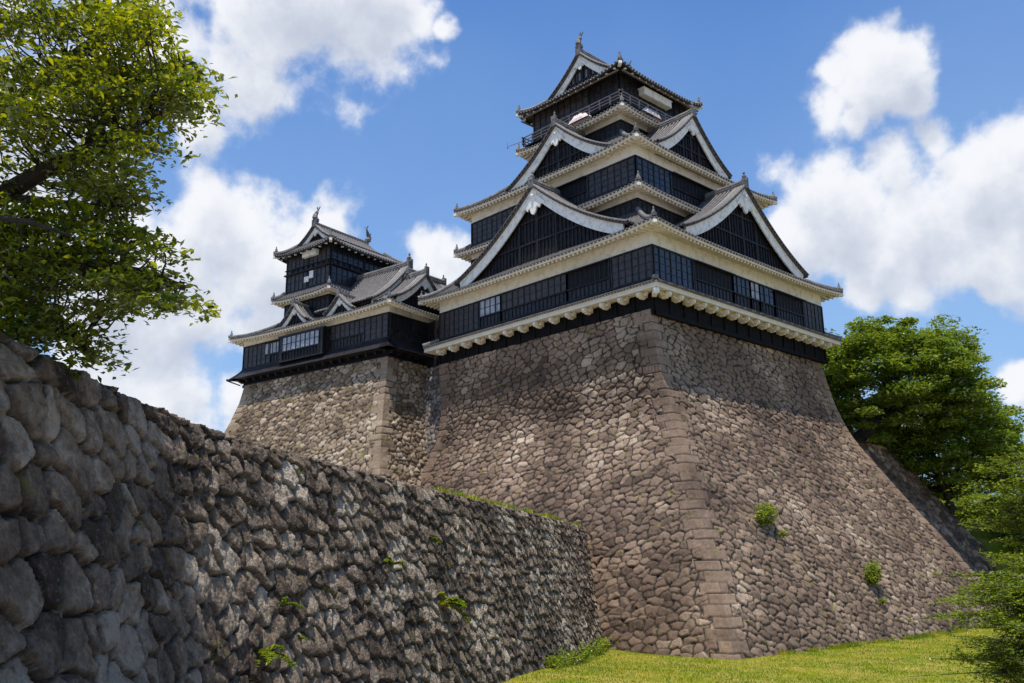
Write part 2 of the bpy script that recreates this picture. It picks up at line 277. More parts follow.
# ------------------------------------------------------------------ numpy noise and stone patterns
def h2(i, j, k=0):
    i = (np.asarray(i).astype(np.int64)*73856093) ^ (np.asarray(j).astype(np.int64)*19349663) ^ (int(k)*83492791+12345)
    i = (i ^ (i >> 13))*1274126177 & 0x7fffffff; i = (i ^ (i >> 15))*2246822519 & 0x7fffffff
    return ((i ^ (i >> 14)) & 0xffffff)/float(0xffffff)
def vnoise(x, y, k=0):
    xi = np.floor(x); yi = np.floor(y); fx = x-xi; fy = y-yi; fx = fx*fx*(3-2*fx); fy = fy*fy*(3-2*fy)
    a = h2(xi, yi, k); b = h2(xi+1, yi, k); c = h2(xi, yi+1, k); d = h2(xi+1, yi+1, k)
    return (a*(1-fx)+b*fx)*(1-fy)+(c*(1-fx)+d*fx)*fy-.5
def fbm(x, y, k=0, o=3):
    r = 0; s = 1
    for i in range(o): r = r+s*vnoise(x, y, k+i*7); x = x*2.1+3.7; y = y*2.1+1.3; s *= .55
    return r
def stones(U, V, cw, ch, k=0, jx=.34, jy=.30, warp=.12, ang=0):
    U0 = U+warp*fbm(U/ch*.9, V/ch*.9, k+50, 2)*2; V0 = V+warp*fbm(U/ch*.9+31, V/ch*.9, k+60, 2)*2
    ca, sa = math.cos(ang), math.sin(ang); U, V = U0*ca+V0*sa, -U0*sa+V0*ca
    r = np.floor(V/ch); F1 = np.full(U.shape, 9e9); F2 = F1.copy(); rid = np.zeros(U.shape); DU = np.zeros(U.shape); DV = np.zeros(U.shape); I2 = np.zeros(U.shape)
    for dr in (-2, -1, 0, 1, 2):
        rr = r+dr; sh_ = .5*(rr % 2)+h2(rr, 0*rr, k+5)*.6; c = np.floor(U/cw-sh_)
        for dc in (-2, -1, 0, 1, 2):
            cc = c+dc
            su = (cc+.5+sh_+(h2(cc, rr, k)-.5)*2*jx)*cw; sv = (rr+.5+(h2(cc, rr, k+1)-.5)*2*jy)*ch
            wt = (h2(cc, rr, k+2)-.5)*.55
            du = U-su; dv = V-sv
            d = np.sqrt((du/cw)**2+(dv/ch)**2+1e-9)-wt*.62
            idv = h2(cc, rr, k+3); idv2 = h2(cc, rr, k+4)
            n = d < F1
            F2 = np.where(n, F1, np.minimum(F2, d)); F1 = np.where(n, d, F1)
            rid = np.where(n, idv, rid); I2 = np.where(n, idv2, I2); DU = np.where(n, du, DU); DV = np.where(n, dv, DV)
    return (F2-F1)*.5*ch, rid, I2, DU, DV
def sst(x): x = np.clip(x, 0, 1); return x*x*(3-2*x)
def sheet(name, m, parent, P, D, rnd, crk, kind, flip=False, smooth=False):
    # P (nu, nv, 3) surface, displaced along its own normal by D
    du = np.gradient(P, axis=0); dv = np.gradient(P, axis=1); n = np.cross(du, dv); n /= np.linalg.norm(n, axis=2, keepdims=True)+1e-12
    if flip: n = -n
    Q = P+n*D[..., None]; a, b = P.shape[:2]
    idx = np.arange(a*b).reshape(a, b)
    Fq = np.stack([idx[:-1, :-1], idx[1:, :-1], idx[1:, 1:], idx[:-1, 1:]], -1).reshape(-1, 4)
    if flip: Fq = Fq[:, ::-1]
    return npmesh(name, Q.reshape(-1, 3), Fq, m, parent, dict(rnd=rnd.ravel(), crk=crk.ravel(), kind=kind.ravel()), smooth)
def facets(rid, r2, DU, DV, sc, n=3, g0=.9):
    F_ = None
    for i in range(n):
        a = 2*np.pi*(h2(np.round(rid*1e6), np.round(r2*1e6), 70+i)*.8+i/n); g = g0*(.35+.9*h2(np.round(rid*1e6), np.round(r2*1e6), 80+i))
        p = .25+.5*h2(np.round(rid*1e6), np.round(r2*1e6), 90+i)+g*(np.cos(a)*DU+np.sin(a)*DV)/sc
        F_ = p if F_ is None else np.minimum(F_, p)
    return F_
def pattern(U, V, cw, ch, k, amp, ea=None, eb=None, par=0, ew=.07, tilt=.22, rough=.05, qh=.72, ang=0, qw=(.85, 1.55)):
    """height, colour seed, crack mask and quoin mask; ea / eb = distances to the two corner edges"""
    e, rid, r2, DU, DV = stones(U, V, cw, ch, k, ang=ang)
    kind = np.zeros(U.shape)
    D = amp*(.1+.5*r2)+amp*1.1*np.maximum(facets(rid, r2, DU, DV, ch, 3, .9), -.4)
    for E_, pk in ((ea, par), (eb, par+1)):
        if E_ is None: continue
        c = np.floor(V/qh); fr = V/qh-c; wd = np.where((c+pk) % 2 == 0, qw[0], qw[1])+(h2(c, c*0, 9+pk)-.5)*.35
        inq = E_ < wd
        eq = np.minimum(np.minimum(fr, 1-fr)*qh, wd-E_)
        ri = h2(c, c*0+pk % 2, 33)
        e = np.where(inq, eq*1.3, np.minimum(e, np.maximum(E_-wd, 0)+.0)); rid = np.where(inq, .22+.5*(h2(c, c*0+pk % 2, 33)), rid); kind = np.where(inq, .3, kind)
        D = np.where(inq, 0*D, D)
    nz = rough*fbm(U*2.6, V*2.6, k+9, 4)
    for E_ in (ea, eb):
        if E_ is not None: nz = nz*sst(E_/.3)
    D = D+nz-np.where(kind > .2, 0, amp*.3)
    s = sst((e-.010)/ew); jd = .055; D = (D+jd)*(1-(1-s)**2.2)-jd
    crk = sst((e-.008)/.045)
    return D, rid, crk, kind

# ------------------------------------------------------------------ roofs, gables and walls of the towers
def half(r, n=5, lift=0): return [(r*math.cos(math.pi*(1-i/(n-1))), r*math.sin(math.pi*(1-i/(n-1)))+lift) for i in range(n)]
def finial(parent, p, size=1.0, fish=False):
    mb = MB(); x, y, z = p; s = size
    mb.lathe((x, y, z), [(.17*s, -.1*s), (.30*s, 0), (.26*s, .14*s), (.19*s, .30*s), (.2*s, .42*s), (.1*s, .52*s), (.07*s, .62*s), (.12*s, .70*s), (.09*s, .78*s), (.012*s, .95*s)], 8)
    return mb.build('finial', M['tile_end'], parent)
def dolphin(parent, p, n):
    """curled fish ornament on the end of the top ridge"""
    mb = MB(); p = Vector(p); n = Vector(n); path = []; rad = []
    for i in range(12):
        t = i/11; a = t*2.0
        path.append(p+n*(.25*math.cos(a*1.2)-.1)+Vector((0, 0, .1+1.15*t))); rad.append(.27*(1-t)**.7+.04)
    mb.tube(path, rad, 7)
    sd = n.cross(Vector((0, 0, 1))); top = path[-1]
    for k in (-1, 0, 1): mb.bar(top-Vector((0, 0, .15)), top+sd*.28*k+n*.12*(1-abs(k))+Vector((0, 0, .28)), .09, .05)
    for k in (-1, 1): mb.bar(path[4], path[4]+sd*.38*k+Vector((0, 0, .1)), .16, .05)
    mb.lathe(p, [(.34, -.25), (.36, 0), (.22, .18)], 8)
    return mb.build('fish_ornament', M['tile_end'], parent)
def skirt(parent, O, I, ze, zi, up=.32, conc=.35, gap=.40, faces='LRBW', ov=1.1, soff=True, wallrise=.38, soffmat='soffit', cut=None, rafter=True, tipfin=True, drop=.0, edge='soffit'):
    """a tiled hipped roof skirt between the outer eave rectangle O and the inner rectangle I"""
    fo = frames(*O); top = MB(); ribs = MB(); sof = MB(); raf = MB(); edg = MB()
    ins = {'L': (O[1]-I[1], I[0]-O[0], I[2]-O[2]), 'R': (I[2]-O[2], O[3]-I[3], O[1]-I[1]), 'B': (O[1]-I[1], I[0]-O[0], O[3]-I[3]), 'W': (I[2]-O[2], O[3]-I[3], I[0]-O[0])}
    def prof(t): return ze+(zi-ze)*((1-conc)*t+conc*t*t)
    def zz(s, t, L): return prof(t)+up*max(0, 1-t*1.3)**1.5*abs(2*s/L-1)**4
    for k in 'LRBW':
        fr, L = fo[k]; lA, rB, D = ins[k]; ns = 40; ntt = 6
        b = len(top.v)
        for i in range(ns+1):
            for j in range(ntt+1):
                t = j/ntt; a0 = lA*t; a1 = L-rB*t; s = a0+(a1-a0)*i/ns
                top.v.append(tuple(fr.p(s, -D*t, zz(s, t, L))))
        for i in range(ns):
            for j in range(ntt): q = b+i*(ntt+1)+j; top.f.append((q, q+ntt+1, q+ntt+2, q+1))
        # fascia and tile edge
        b = len(edg.v)
        for i in range(ns+1):
            s = L*i/ns; z = zz(s, 0, L)
            for dd, dz in ((.0, -.01), (.03, -.10), (-.12, -.11), (-.12, -.01)): edg.v.append(tuple(fr.p(s, dd, z+dz)))
        for i in range(ns):
            for j in range(4): q = b+i*4+j; edg.f.append((q, b+i*4+(j+1) % 4, b+(i+1)*4+(j+1) % 4, q+4))
        if k not in faces: continue
        n = int(L/gap); off = (L-n*gap)/2
        for i in range(n+1):
            s = off+i*gap; tm = min(1, s/max(lA, .01), (L-s)/max(rB, .01))
            if tm*D < .15: continue
            nseg = 4 if D > 1.5 else 2
            path = [fr.p(s, .05-(D*tm+.05)*j/nseg, zz(s, tm*j/nseg, L)) for j in range(nseg+1)]
            ribs.sweep(path, [(a, b_-.02) for a, b_ in half(.115, 5)], side=fr.a)
            # round end tile, a little lower than the edge
            c = fr.p(s, .07, zz(s, 0, L)-.02)
            ribs.lathe((c.x, c.y, c.z-.09), [(.085, 0), (.1, .06), (.085, .14)], 6)
        if soff:
            b = len(sof.v)
            for i in range(ns+1):
                for j in range(3):
                    t = j/2; s = ov*t+(L-2*ov*t)*i/ns
                    sof.v.append(tuple(fr.p(s, -.03-(ov-.03)*t, zz(s, 0, L)*(1-t)+(ze+wallrise)*t-.12)))
            for i in range(ns):
                for j in range(2): q = b+i*3+j; sof.f.append((q, q+1, q+4, q+3))
            # eave board under the tile edge
            b = len(sof.v)
            for i in range(ns+1):
                s = L*i/ns; z = zz(s, 0, L)
                for dd, dz in ((-.02, -.11), (-.02, -.27), (-.13, -.27), (-.13, -.11)): sof.v.append(tuple(fr.p(s+(-dd if 0 else 0), dd, z+dz)))
            for i in range(ns):
                for j in range(4): q = b+i*4+j; sof.f.append((q, b+i*4+(j+1) % 4, b+(i+1)*4+(j+1) % 4, q+4))
            if rafter:
                n = int(L/.46)
                for i in range(1, n):
                    s = L*i/n
                    dmax = min(ov, s, L-s)
                    z0 = zz(s, 0, L)-.32; z1 = z0+(ze+wallrise-.12-z0-.1)*dmax/ov if dmax > .2 else z0
                    if soffmat == 'black':
                        if i % 2 == 0: raf.bar(fr.p(s, -.14, z0+.03), fr.p(s, -.40, z0+.08), .13, .13)
                    else: raf.bar(fr.p(s, -.14, z0), fr.p(s, -dmax, z1), .17, .2)
    o = top.build('roof_tiles', M['tile'], parent, smooth=False)
    ribs.build('tile_rolls', M['tile'], o, smooth=False)
    edg.build('tile_edge', M['tile_line'], o)
    if soff: sof.build('eave_soffit', M[soffmat], o)
    if rafter and soff: raf.build('rafters', M['white' if soffmat == 'black' else soffmat], o)
    # hip ridges
    hips = [((O[1], O[2]), (I[1], I[2])), ((O[1], O[3]), (I[1], I[3])), ((O[0], O[2]), (I[0], I[2])), ((O[0], O[3]), (I[0], I[3]))]
    for (a, b2) in hips:
        path = []
        for j in range(9):
            t = j/8; path.append((a[0]+(b2[0]-a[0])*t, a[1]+(b2[1]-a[1])*t, prof(t)+up*max(0, 1-t*1.3)**1.5*abs(1-2*abs(b2[0]-a[0])*t/(O[1]-O[0]))**4+.02+.06*(1-t)**4))
        mb = MB(); mb.sweep(path, [(-.17, 0), (-.17, .16), (-.12, .26), (0, .32), (.12, .26), (.17, .16), (.17, 0)])
        mb.build('hip_ridge', M['tile_end'], o)
        if tipfin:
            d = Vector((b2[0]-a[0], b2[1]-a[1], 0)).normalized()
            finial(o, Vector(path[0])+d*.3+Vector((0, 0, .27)), .62)
            mb = MB(); c = Vector(path[0]); mb.bar(c-Vector((0, 0, .40)), c+d*.7-Vector((0, 0, .42)), .3, .24); mb.build('corner_rafter', M['white'], o)
    return o
def gable(parent, c, n, wd, zb, za, back, ov=.7, k=.38, bw=.95, rear=False, wallm='black2', fin=1.0, gap=.42, pend=True, foot=1.06, fish=False, panel=False):
    """a tiled gable: c = (x, y) of the middle of its front wall, n = outward normal"""
    n = Vector((*n, 0)); a = n.cross(Vector((0, 0, 1))); C = Vector((*c, 0)); H = za-zb
    def G(t): return zb+H*((1-t)-k*t*(1-t))
    def P(t, sgn, d, dz=0): q = C+a*(sgn*wd*t)+n*d; return Vector((q.x, q.y, G(t)+dz))
    root = empty('gable'); root.parent = parent
    nt_ = 14; top = MB(); rib = MB(); bb = MB(); rb_ = MB(); BB = (bb, rb_)
    for sg in (-1, 1):
        b = len(top.v)
        for i in range(nt_+1):
            for d in (ov, -back):
                for dz in (0, -.14): top.v.append(tuple(P(i/nt_*foot, sg, d, dz)))
        for i in range(nt_):
            q = b+i*4
            top.f += [(q, q+2, q+6, q+4), (q+1, q+5, q+7, q+3), (q, q+4, q+5, q+1)]
        nn = int((back+ov)/gap)
        for i in range(nn+1):
            d = ov-.28-i*gap
            rib.sweep([P(j/8*foot, sg, d, .0) for j in range(9)], [(x_, y_) for x_, y_ in half(.12, 5)], side=n*(1 if sg > 0 else -1)*-1)
        # verge: two rolls along the front edge with end tiles
        vm_ = MB()
        for dd in (ov-.20, ov-.50, ov-.80)[:3 if wd > 3 else 1]: vm_.sweep([P(j/12*foot, sg, dd, .06) for j in range(13)], [(-.10, -.05), (-.10, .09), (.10, .09), (.10, -.05)], side=n*-sg)
        vm_.build('verge_mortar', M['tile_line'], root)
        for dd, rr in ((ov-.02, .16), (ov-.35, .15), (ov-.65, .14))[:3 if wd > 3 else 2]:
            rib.sweep([P(j/12*foot, sg, dd, .05) for j in range(13)], [(x_, y_) for x_, y_ in half(rr, 6)], side=n*-sg)
        m_ = int(wd*1.15/.36)
        for j in range(m_): p = P((j+.5)/m_*foot, sg, ov+.05, -.03); rib.lathe((p.x, p.y, p.z-.07), [(.08, 0), (.095, .07), (.08, .14)], 6)
        # bargeboards
        for (w0, w1, d0, d1, lst) in ((-.14, -.14-bw, ov-.22, ov-.34, bb),):
            for front in ([1, -1] if rear else [1]):
                lst = BB[0 if front > 0 else 1]; b = len(lst.v)
                for i in range(nt_+1):
                    t = i/nt_; f_ = 1+.12*math.sin(t*3)
                    for dd, dz in ((d0, w0), (d0, w1*f_), (d1, w1*f_), (d1, w0)):
                        D_ = dd if front > 0 else -back+.3-(dd-ov)-.0
                        p = P(t, sg, D_, dz); lst.v.append(tuple(p))
                for i in range(nt_):
                    for j in range(4): q = b+i*4+j; lst.f.append((q, b+i*4+(j+1) % 4, b+(i+1)*4+(j+1) % 4, q+4))
                lst.f.append(tuple(b+nt_*4+j for j in range(4)))
                # raised outer fillet
                b = len(lst.v)
                for i in range(nt_+1):
                    t = i/nt_
                    for dd, dz in ((d0+.05, w0-.02), (d0+.05, w0-.26), (d0-.02, w0-.26), (d0-.02, w0-.02)):
                        D_ = dd if front > 0 else -back+.3-(dd-ov)
                        lst.v.append(tuple(P(t, sg, D_, dz)))
                for i in range(nt_):
                    for j in range(4): q = b+i*4+j; lst.f.append((q, b+i*4+(j+1) % 4, b+(i+1)*4+(j+1) % 4, q+4))
    t_ = top.build('gable_roof', M['tile'], root); rib.build('tile_rolls', M['tile'], root)
    bb.build('bargeboard', M['white'], root)
    if rear: rb_.build('bargeboard', M['white'], root)
    # gable wall of upright boards
    gw = MB(); bt = MB()
    N_ = 24
    for sg in (-1, 1):
        b = len(gw.v)
        for i in range(N_+1):
            t = i/N_; p = P(t, sg, 0, -.1); gw.v += [(p.x, p.y, zb-1.0), (p.x, p.y, max(p.z, zb-.9))]
        for i in range(N_): q = b+i*2; gw.f.append((q, q+2, q+3, q+1))
        nb = int(wd/.42)
        for i in range(nb):
            t = (i+.5)/nb; p = P(t, sg, 0, -.2)
            if p.z-zb > .1:
                q0 = C+a*(sg*wd*t)+n*.06; bt.bar((q0.x, q0.y, zb-.8), (q0.x, q0.y, p.z), .09, .09, up=n)
    if wd > 3:
        for hz in (.30, .62):
            zt = zb+H*hz-.3*H*.3; tt = 0
            for q in range(100):
                if G(q/100)-.3 > zt: tt = q/100
            if tt > .08: l = C+a*(wd*tt)+n*.1; r_ = C-a*(wd*tt)+n*.1; bt.bar((l.x, l.y, zt), (r_.x, r_.y, zt), .14, .16)
        for sgx in (-.45, 0, .45):
            q0 = C+a*(wd*sgx*.5)+n*.1; bt.bar((q0.x, q0.y, zb-.5), (q0.x, q0.y, G(abs(sgx*.5))-.6), .2, .16, up=n)
    g_ = gw.build('gable_boards', M[wallm], root); bt.build('battens', M['black2'], g_)
    # hanging pendant
    if pend:
        s = wd/9*.9+.25; pm = MB(); cz = za-.14-bw*1.0; d0, d1 = ov-.12, ov-.26
        out = [(0, .55), (.3, .3), (.42, .0), (.75, -.28), (1.15, -.62), (1.1, -.86), (.8, -.72), (.62, -.98), (.4, -.78), (.22, -1.2), (0, -1.36)]
        pts = [(x_*s*.95, z_*s) for x_, z_ in out]; full = pts+[(-x_, z_) for x_, z_ in pts[::-1][1:-1]]
        nF = len(full); vs = []
        for dd in (d0, d1):
            for (x_, z_) in full: q = C+a*x_+n*dd; vs.append((q.x, q.y, cz+z_))
        pm.add(vs, [tuple(range(nF)), tuple(range(2*nF-1, nF-1, -1))]+[(i, (i+1) % nF, nF+(i+1) % nF, nF+i) for i in range(nF)])
        q = C+n*(d0+.02); pm.lathe((q.x, q.y, cz+.05*s), [(.02, -.16*s), (.16*s, -.1*s), (.18*s, 0), (.16*s, .1*s), (.02, .16*s)], 8)
        pm.build('gable_pendant', M['white'], root)
    # ridge with pale mortar lines
    rd = MB(); r1 = C+n*(ov+.02); r2_ = C-n*back
    hw = .24 if wd > 3 else .16; hh = .5 if wd > 3 else .3
    lift = [0, .0, .02, .12]
    path = [Vector((r2_.x, r2_.y, za)), Vector(((r1.x+r2_.x)/2, (r1.y+r2_.y)/2, za-.0)), Vector((r1.x-n.x*.6, r1.y-n.y*.6, za+.04)), Vector((r1.x, r1.y, za+.12))]
    rd.sweep(path, [(-hw, -.1), (-hw*.85, hh*.8), (-hw*.5, hh), (0, hh*1.12), (hw*.5, hh), (hw*.85, hh*.8), (hw, -.1)])
    r_ = rd.build('ridge', M['tile_end'], root)
    ln = MB()
    for z_ in (hh*.25, hh*.6): ln.sweep([p+Vector((0, 0, z_)) for p in path], [(-hw-.02, -.03), (-hw-.02, .03), (hw+.02, .03), (hw+.02, -.03)])
    ln.build('ridge_mortar', M['tile_line'], r_)
    if fin:
        if fish: dolphin(root, (r1.x-n.x*.2, r1.y-n.y*.2, za+hh+.35), n)
        else: finial(root, (r1.x-n.x*.1, r1.y-n.y*.1, za+hh*.9), fin)
        om = MB(); q = C+n*(ov+.12)       # ridge-end tile
        om.bar((q.x-n.x*.1, q.y-n.y*.1, za-.25), (q.x-n.x*.1, q.y-n.y*.1, za+hh+.25), .62*max(fin, .6), .22, up=n)
        om.build('ridge_end_tile', M['tile_end'], root)
    return root
def wall_face(parent, fr, L, z0, z1, secs, post=True):
    """black boarded wall face with windows; secs: (t0, t1, kind)"""
    b = MB(); w_ = MB()
    fr.box(b, 0, L, -.25, 0, z0, z1)
    fr.box(w_, -.03, L+.03, 0, .09, z1-.14, z1); fr.box(w_, -.03, L+.03, 0, .10, z0, z0+.16)
    nrow = max(2, int((z1-z0)/.3))
    done = []
    for (t0, t1, kd) in secs:
        H = z1-z0; zl, zh = z0+.16, z1-.14
        if kd in ('open', 'glass', 'boardwin', 'white'):
            zm = z0+H*.42
            fr.box(w_, t0, t1, .0, .13, zm-.12, zm)
            i = 0; nb = max(1, int((t1-t0)/.45))
            for i in range(nb+1): t = t0+(t1-t0)*i/nb; fr.box(w_, t-.035, t+.035, 0, .06, zl, zm-.12)
            zl2 = zm
        else: zl2 = zl
        if kd == 'board':
            for r_ in range(nrow):
                za_ = zl+(zh-zl)*r_/nrow; fr.box(b, t0, t1, 0, .03+.012*(r_ % 2), za_, za_+(zh-zl)/nrow*.86)
            nb = max(1, int((t1-t0)/.6))
            for i in range(nb+1): t = t0+(t1-t0)*i/nb; fr.box(w_, t-.04, t+.04, .0, .085, zl, zh)
            continue
        win = MB(); pane = MB()
        if kd == 'open':
            fr.box(pane, t0+.05, t1-.05, .002, .012, zl2, zh)
            nb = max(2, int((t1-t0)/.5))
            for i in range(nb+1): t = t0+(t1-t0)*i/nb; fr.box(win, t-.03, t+.03, .012, .05, zl2, zh)
            fr.box(win, t0, t1, .05, .42, zh-.08, zh-.02)      # raised shutter edge
            pm = 'void'
        else:
            pm = {'panel': 'board', 'gpanel': 'glass', 'glass': 'glass', 'boardwin': 'board', 'white': 'paper'}[kd]
            nb = max(1, int(round((t1-t0)/.72)))
            for i in range(nb):
                ta = t0+(t1-t0)*i/nb; tb = t0+(t1-t0)*(i+1)/nb
                fr.box(pane, ta+.03, tb-.03, .004, .03+.02*(i % 2), zl2+.02, zh-.02)
            for i in range(nb+1): t = t0+(t1-t0)*i/nb; fr.box(win, t-.045, t+.045, .01, .10, zl2, zh)
            nh = 3 if kd in ('panel', 'gpanel') else 1
            for j in range(1, nh+1): z = zl2+(zh-zl2)*j/(nh+1); fr.box(win, t0, t1, .01, .075, z-.025, z+.025)
        fr.box(win, t0-.05, t0+.05, 0, .13, zl, zh); fr.box(win, t1-.05, t1+.05, 0, .13, zl, zh)
        wo = win.build('window', M['black'], parent); pane.build('pane', M[pm], wo)
    o = b.build('boarded_wall', M['black'], parent); w_.build('wall_rails', M['black2'], o)
    return o
def storey(parent, rect, z0, z1, z2, secsL=None, secsR=None, pl='plaster'):
    """black boards from z0 to z1 and white plaster from z1 to z2"""
    fs = frames(*rect)
    for k in 'LRBW':
        fr, L = fs[k]
        s = secsL if k == 'L' else secsR if k == 'R' else None
        wall_face(parent, fr, L, z0, z1, s or [(0, L, 'board')])
    if z2 > z1:
        mb = MB(); x0, x1, y0, y1 = rect; e = .012
        mb.box(x0-e, x1+e, y0-e, y1+e, z1+.002, z2)
        mb.build('plaster_band', M[pl], parent)

# ================================================================== THE MAIN KEEP
keep = empty('castle_keep', (-12.7, 12.6, -2.6), label='tall black and white castle keep with stacked gabled roofs on the big stone base', cat='castle')
keep_off = Vector((12.7, -12.6, 2.6))
kp = empty('tower_body'); kp.parent = keep; kp.location = keep_off
T1 = (-25.4, 0, 0, 25.4)
secL = [(0, 4.0, 'panel'), (4.2, 8.8, 'open'), (8.8, 16.8, 'boardwin'), (16.8, 19.6, 'white'), (19.8, 25.3, 'panel')]
secR = [(.1, 5.0, 'gpanel'), (5.2, 10.6, 'open'), (10.6, 13.2, 'glass'), (13.2, 14.6, 'white'), (14.6, 17.0, 'glass'), (17.0, 21.8, 'open'), (22, 25.3, 'panel')]
storey(kp, T1, 0, 2.72, 3.95, secL, secR)
# dark plinth below and the white ledge on brackets
pl = MB(); pl.box(-25.3, -.1, .1, 25.3, -2.75, 0); o = pl.build('plinth_wall', M['pitch'], kp)
bt = MB()
for k in 'LR':
    fr, L = frames(-25.3, -.1, .1, 25.3)[k]
    for i in range(int(L/1.8)+1): fr.box(bt, i*1.8, i*1.8+.22, 0, .1, -2.7, -.9)
    fr.box(bt, 0, L, 0, .14, -2.75, -2.45)
bt.build('plinth_posts', M['pitch'], o)
led = skirt(kp, (-26.5, 1.1, -1.1, 26.5), (-25.4, 0, 0, 25.4), -.58, -.02, up=.0, conc=0, gap=.3, ov=1.0, soff=False, tipfin=False)
led.name = 'ledge_tiles'
mb = MB()
for k in 'LRBW':
    fr, L = frames(-26.42, 1.02, -1.02, 26.42)[k]
    mb.add([fr.p(0, .0, -.70), fr.p(L, .0, -.70), fr.p(L, 0, -1.02), fr.p(0, 0, -1.02), fr.p(1.1, -1.1, -.70), fr.p(L-1.1, -1.1, -.70), fr.p(L-1.1, -1.1, -1.0), fr.p(1.1, -1.1, -1.0)], [(0, 1, 2, 3), (3, 2, 6, 7), (0, 4, 5, 1)])
    fr.box(mb, 0.0, L, -.14, .03, -1.06, -.9)
mb.build('ledge_slab', M['soffit'], kp)
proto = None
def corbel(fr, t):
    m_ = MB()
    def arm(s, t0, w0): 
        fr.box(m_, s-w0/2, s+w0/2, -.05, .62, -1.36, -1.03)
        fr.box(m_, s-w0/2-.02, s+w0/2+.02, .56, .86, -1.44, -1.06)
        fr.box(m_, s-w0/2+.03, s+w0/2-.03, .2, .64, -1.52, -1.34)
    arm(t, 0, .34)
    fr.box(m_, t-.14, t+.14, .84, .98, -1.38, -1.12); fr.box(m_, t-.42, t-.22, .28, .60, -1.34, -1.2)
    fr.box(m_, t-.5, t+.5, .30, .50, -1.22, -1.04)
    return m_.build('bracket', M['soffit'], kp)
for k, nbk in (('L', 14), ('R', 17)):
    fr, L = frames(*T1)[k]
    for i in range(nbk): corbel(fr, .35+(L-.7)*(i+.25)/(nbk-.5))
# corner bracket
mb = MB(); mb.bar((-.1, .1, -1.25), (.75, -.75, -1.25), .34, .34); mb.lathe((.8, -.8, -1.55), [(.12, 0), (.24, .08), (.27, .3), (.2, .5)], 8); mb.build('bracket', M['white'], kp)
# roof over the first storey with its two great gables
T3 = (-23.9, -3.3, 2.7, 21.3)
skirt(kp, (-26.9, 1.5, -1.45, 26.9), T3, 3.72, 7.2, up=.42, ov=1.47)
gable(kp, (-12.1, .1), (0, -1), 9.8, 5.05, 11.35, 5.0, ov=.75, bw=.92)
gable(kp, (0.0, 12.6), (1, 0), 8.9, 5.05, 11.0, 5.0, ov=.75, bw=.92)
# second storey and its shallow roof
storey(kp, T3, 5.9, 8.3, 9.0, [(0, 20.6, 'board')], [(0, 18.6, 'board')])
skirt(kp, (-25.2, -2.1, 1.5, 22.6), T3, 8.78, 9.75, up=.36, ov=1.2, conc=.1)
# third storey
storey(kp, T3, 9.7, 12.1, 13.25, [(.1, 5.2, 'panel'), (5.3, 12.5, 'open'), (12.6, 20.5, 'panel')], [(.1, 4.6, 'gpanel'), (4.7, 11.0, 'open'), (11.1, 14, 'glass'), (14.1, 18.5, 'gpanel')])
T5 = (-18.5, -7.5, 6.2, 16.2)
skirt(kp, (-25.2, -2.1, 1.5, 22.7), T5, 12.98, 16.9, up=.42, ov=1.2)
gable(kp, (-12.0, 2.9), (0, -1), 6.2, 13.75, 18.15, 4.2, ov=.65, bw=.85, fin=.85)
gable(kp, (-3.1, 10.2), (1, 0), 5.1, 13.9, 18.15, 5.0, ov=.65, bw=.85, fin=.85)
# fourth storey, its roof, and the balcony above
storey(kp, T5, 15.6, 18.2, 18.9, [(0, 11, 'board')], [(0, 10, 'board')])
skirt(kp, (-19.8, -6.2, 4.9, 17.5), T5, 18.72, 19.75, up=.34, ov=1.28, conc=.1)
storey(kp, T5, 19.7, 23.0, 23.1, [(.1, 3.6, 'board'), (3.7, 7.6, 'panel'), (7.7, 10.9, 'panel')], [(.1, 4.2, 'board'), (4.4, 8.2, 'gpanel'), (8.3, 9.9, 'board')], pl='black')
mb = MB(); mb.box(-19.3, -6.7, 5.4, 17.0, 19.50, 19.60); mb.build('balcony_floor', M['black2'], kp)
rl = MB()
for k in 'LRBW':
    fr, L = frames(-19.25, -6.75, 5.45, 16.95)[k]
    n = int(L/1.25)
    for i in range(n+1): fr.box(rl, L*i/n-.06, L*i/n+.06, -.06, .06, 19.60, 20.5)
    for z, h_ in ((19.85, .08), (20.15, .07), (20.46, .10)): fr.box(rl, -.25, L+.25, -.04, .04, z, z+h_)
rl.build('balcony_railing', M['rail'], kp)
# top roof
OT = (-19.6, -6.1, 4.8, 17.2)
skirt(kp, OT, (-16.9, -9.0, 7.2, 15.2), 22.62, 24.45, up=.55, ov=1.45, soffmat='black', wallrise=.35, conc=.25)
gable(kp, (-12.95, 7.5), (0, -1), 4.3, 24.2, 27.7, 7.6, ov=.6, bw=.7, rear=True, fin=1.0, k=.3, fish=True, foot=1.1, wallm='greywall')
dolphin(kp, (-12.95, 15.0, 28.4), (0, 1, 0))
mb = MB()
for k in 'LRBW':
    fr, L = frames(*OT)[k]
    fr.box(mb, .5, L-.5, -.30, -.16, 22.26, 22.36)
mb.build('eave_board', M['goldish'], kp)
mb = MB(); mb.box(-7.4, -6.75, 8.9, 13.0, 21.5, 22.15); mb.box(-7.45, -6.7, 8.8, 13.1, 22.15, 22.22)
for i in range(4): mb.box(-6.75, -6.71, 9.05+i*1.0, 9.9+i*1.0, 21.56, 22.08)
mb.build('shutter_box', M['plaster'], kp)
mb = MB(); mb.tube([(-19.2, 5.5, 20.2), (-20.6, 4.9, 20.0), (-21.0, 4.8, 19.8)], .035, 5); mb.tube([(-20.9, 4.8, 19.7), (-20.9, 4.8, 20.4)], .03, 5); mb.build('rod', M['rail'], kp)
rr_ = random.Random(4)
